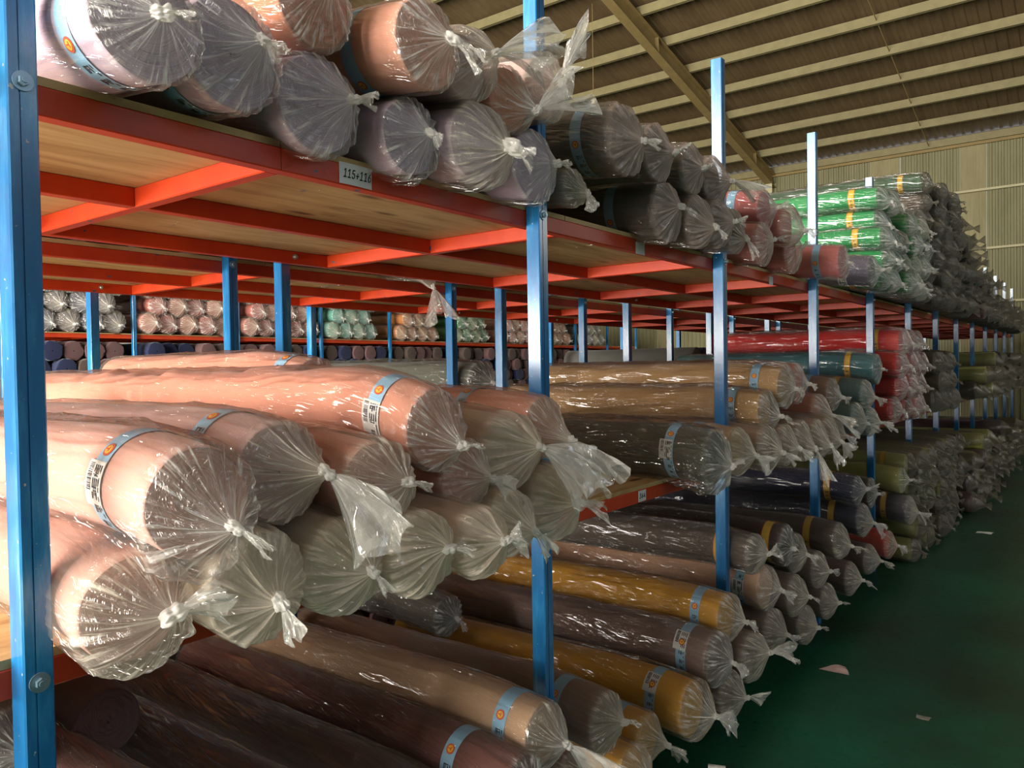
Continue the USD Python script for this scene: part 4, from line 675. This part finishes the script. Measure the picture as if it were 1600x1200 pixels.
# beyond about nine metres the piles are one mass of small bag ends
def far_mass(label, todo, seed):
    rng = np.random.default_rng(seed)
    top = thing('distant_fabric_rolls', label, 'fabric rolls', (0, 0, 0), kind='stuff')
    per = {}
    def put(y, z, r, c, x):
        nt = 14; th = np.linspace(0, 2*PI, nt, endpoint=False)
        for part, pr in [q for q in (('cloth', [(-1.5, r*.2), (-1.5, r), (-0.01, r), (0, r*.9), (0.0, r*.05)]), ('bag', [(-0.7, r+.004), (-0.02, r+.008), (0.02, r*.93), (0.05+.03*rng.random(), r*.55), (0.09+.04*rng.random(), .018), (0.13, .012), (0.19, .05)])) if todo == 1 or q[0] == 'cloth']:
            P = np.array(pr); off = rng.uniform(-.5, .3)*r; dy = rng.uniform(-.3, .5)*r
            X = P[:, :1]+0*th; f = 1+0.10*np.sin(5*th+rng.uniform(0, 6))*(np.arange(len(P))[:, None] > 2)+0.05*rng.standard_normal((len(P), nt))*(part == 'bag')
            g = np.clip(P[:, :1]/0.1, 0, 1.6)
            v = np.stack([x+X, y+P[:, 1:]*np.cos(th)*f+dy*g*(part == 'bag'), z+P[:, 1:]*np.sin(th)*f+off*g*(part == 'bag')], -1).reshape(-1, 3)
            F = grid_faces(len(P), nt)[:, ::-1]; F = np.vstack([F[:, [0, 1, 2]], F[:, [0, 2, 3]]])
            uvv = np.repeat(np.linspace(0.5, 2.0, len(P)), nt); uv = np.stack([np.tile(th/(2*PI), len(P))+rng.random(), uvv], -1)
            q = per.setdefault(('bag' if part == 'bag' else c), [[], [], [], 0]); q[0].append(v); q[1].append(F+q[3]); q[2].append(uv); q[3] += len(v)
    def pile(y0, y1, z0, h, r, cs, xe=0.16, gap=0.003):
        y = y0+r
        while y < y1-r:
            if in_post(y, r): y = round(y/BAY)*BAY+PW+r+.004; continue
            hh = h(y) if callable(h) else h
            for k in range(max(1, int(hh/(r*1.74)))):
                put(y+(r*.9 if k % 2 else 0), z0+r+k*r*1.74, r, cs[int(rng.integers(len(cs)))], xe+rng.uniform(-.08, .1))
            y += 2*r+gap
    dk = ['charcoal', 'dark_brown', 'olive', 'bottle']
    if todo == 2:
        for z0 in (0.0, SL): pile(3.0, 18.5, z0, 0.94, 0.13, ['navy', 'dark_brown', 'plum'], X3-0.05)
        for z0 in (0.0,): pile(-1.5, 9.0, z0, 0.9, 0.13, ['charcoal', 'navy', 'dark_brown', 'plum'], -1.7)
        pile(6.6, 18.6, SL, 0.72, 0.125, ['charcoal', 'navy', 'dark_brown', 'olive'], -1.74)
    if todo == 1: pile(9.53, 11.05, SU, lambda y: 1.15-0.3*(y-9.5), 0.105, dk); pile(11.1, 13.0, SU, lambda y: 0.75-0.1*(y-11), 0.11, dk+['wine', 'wine'], 0.2); pile(13.0, 18.6, SU, lambda y: 0.55-0.03*(y-13), 0.115, dk)
    if todo == 1: pile(11.2, 18.6, SL, lambda y: 0.55+0.1*math.sin(y*2), 0.115, ['olive', 'lime', 'dark_brown', 'navy'], 0.22)
    if todo == 1: pile(9.53, 18.6, 0.0, lambda y: 0.85-0.04*(y-9.5)+0.1*math.sin(3*y), 0.115, ['olive', 'dark_brown', 'plum', 'lime'], 0.24)
    for c, (v, F, uv, _) in per.items():
        if c == 'bag': obj('plastic_bags', (np.vstack(v), np.vstack(F)), DUSTY, top, smooth=True, uv=np.vstack(uv))
        else: obj('rolled_cloth', (np.vstack(v), np.vstack(F)), FAB[c], top, smooth=True)
far_mass('mass of dusty bagged rolls filling the far end of the nearest rack', 1, 31)
far_mass('dark rolls packed on the lower shelves of the racks behind', 2, 32)

# ---------------------------------------------------------------- small things
def scrap(loc, size, label, cat, mat, seed, name):
    n = 9; g = np.linspace(-1, 1, n); xx, yy = np.meshgrid(g, g, indexing='ij'); rng = np.random.default_rng(seed)
    z = size*0.45*np.clip(meshkit.noise(np.stack([xx*1.6+seed, yy*1.6, 0*xx], -1), seed)-0.25, 0, 1)*np.clip(1.2-np.hypot(xx, yy), 0, 1)+0.002
    wob = 1+0.3*(meshkit.noise(np.stack([xx, yy, 0*xx+3], -1)+seed, seed+1)-0.5)
    xx = xx*(1.15-0.75*(yy+1)/2) if name == 'fabric_scrap' else xx
    v = np.stack([xx*size*wob, yy*size*0.8*wob, z], -1); v2 = v-[0, 0, 0.0018]
    f = grid_faces(n, n, wrap=False); m = n*n
    V = np.vstack([v.reshape(-1, 3), v2.reshape(-1, 3)]); Fq = np.vstack([f, f[:, ::-1]+m])
    t = meta(obj(name, (V, Fq), mat, smooth=True), label, cat); x = UsdGeom.Xformable(t); x.AddTranslateOp().Set(Gf.Vec3d(*loc)); return t
scrap((0.30, 4.02, 0.0), 0.07, 'crumpled pink scrap on the green floor beside the taupe rolls', 'scrap', fab('scrap_pink', (0.55, 0.36, 0.32)), 3, 'fabric_scrap')
scrap((0.55, 8.5, 0.0), 0.07, 'small white crumpled scrap far along the dark floor', 'scrap', PAPER, 5, 'paper_scrap')
scrap((0.80, 3.62, 0.0), 0.03, 'twist of thin white plastic lying in the middle of the floor', 'scrap', TAIL, 8, 'plastic_scrap')
ct = thing('cardboard_core', 'short white cardboard core lying on the floor at the bottom edge', 'tube', (0.19, 2.47, 0.036), rotz=20)
ring = Polygon([(0.036*math.cos(a), 0.036*math.sin(a)) for a in np.linspace(0, 2*PI, 33)[:-1]]).difference(Polygon([(0.031*math.cos(a), 0.031*math.sin(a)) for a in np.linspace(0, 2*PI, 33)[:-1]]))
tb = trimesh.creation.extrude_polygon(ring, 0.07, engine='earcut'); tb.apply_transform(trimesh.transformations.rotation_matrix(PI/2, (0, 1, 0))); obj('tube', tb, PAPER, ct, smooth=40)
ln = thing('hanging_lamp_holder', 'thin cable hanging from the roof with a small brass holder at its end', 'lamp', (-6.62, 13.0, 7.02))
obj('cable', cyl((0, 0, 0.05), (0, 0, 1.95), 0.006, 6), RAFT, ln)
obj('holder', cat_([cyl((0, 0, -0.02), (0, 0, 0.06), 0.03, 14), cyl((0, 0, -0.10), (0, 0, -0.02), 0.05, 14), cyl((-0.06, 0, 0.05), (0.06, 0, 0.05), 0.012, 8)]), TRIMW, ln, smooth=30)
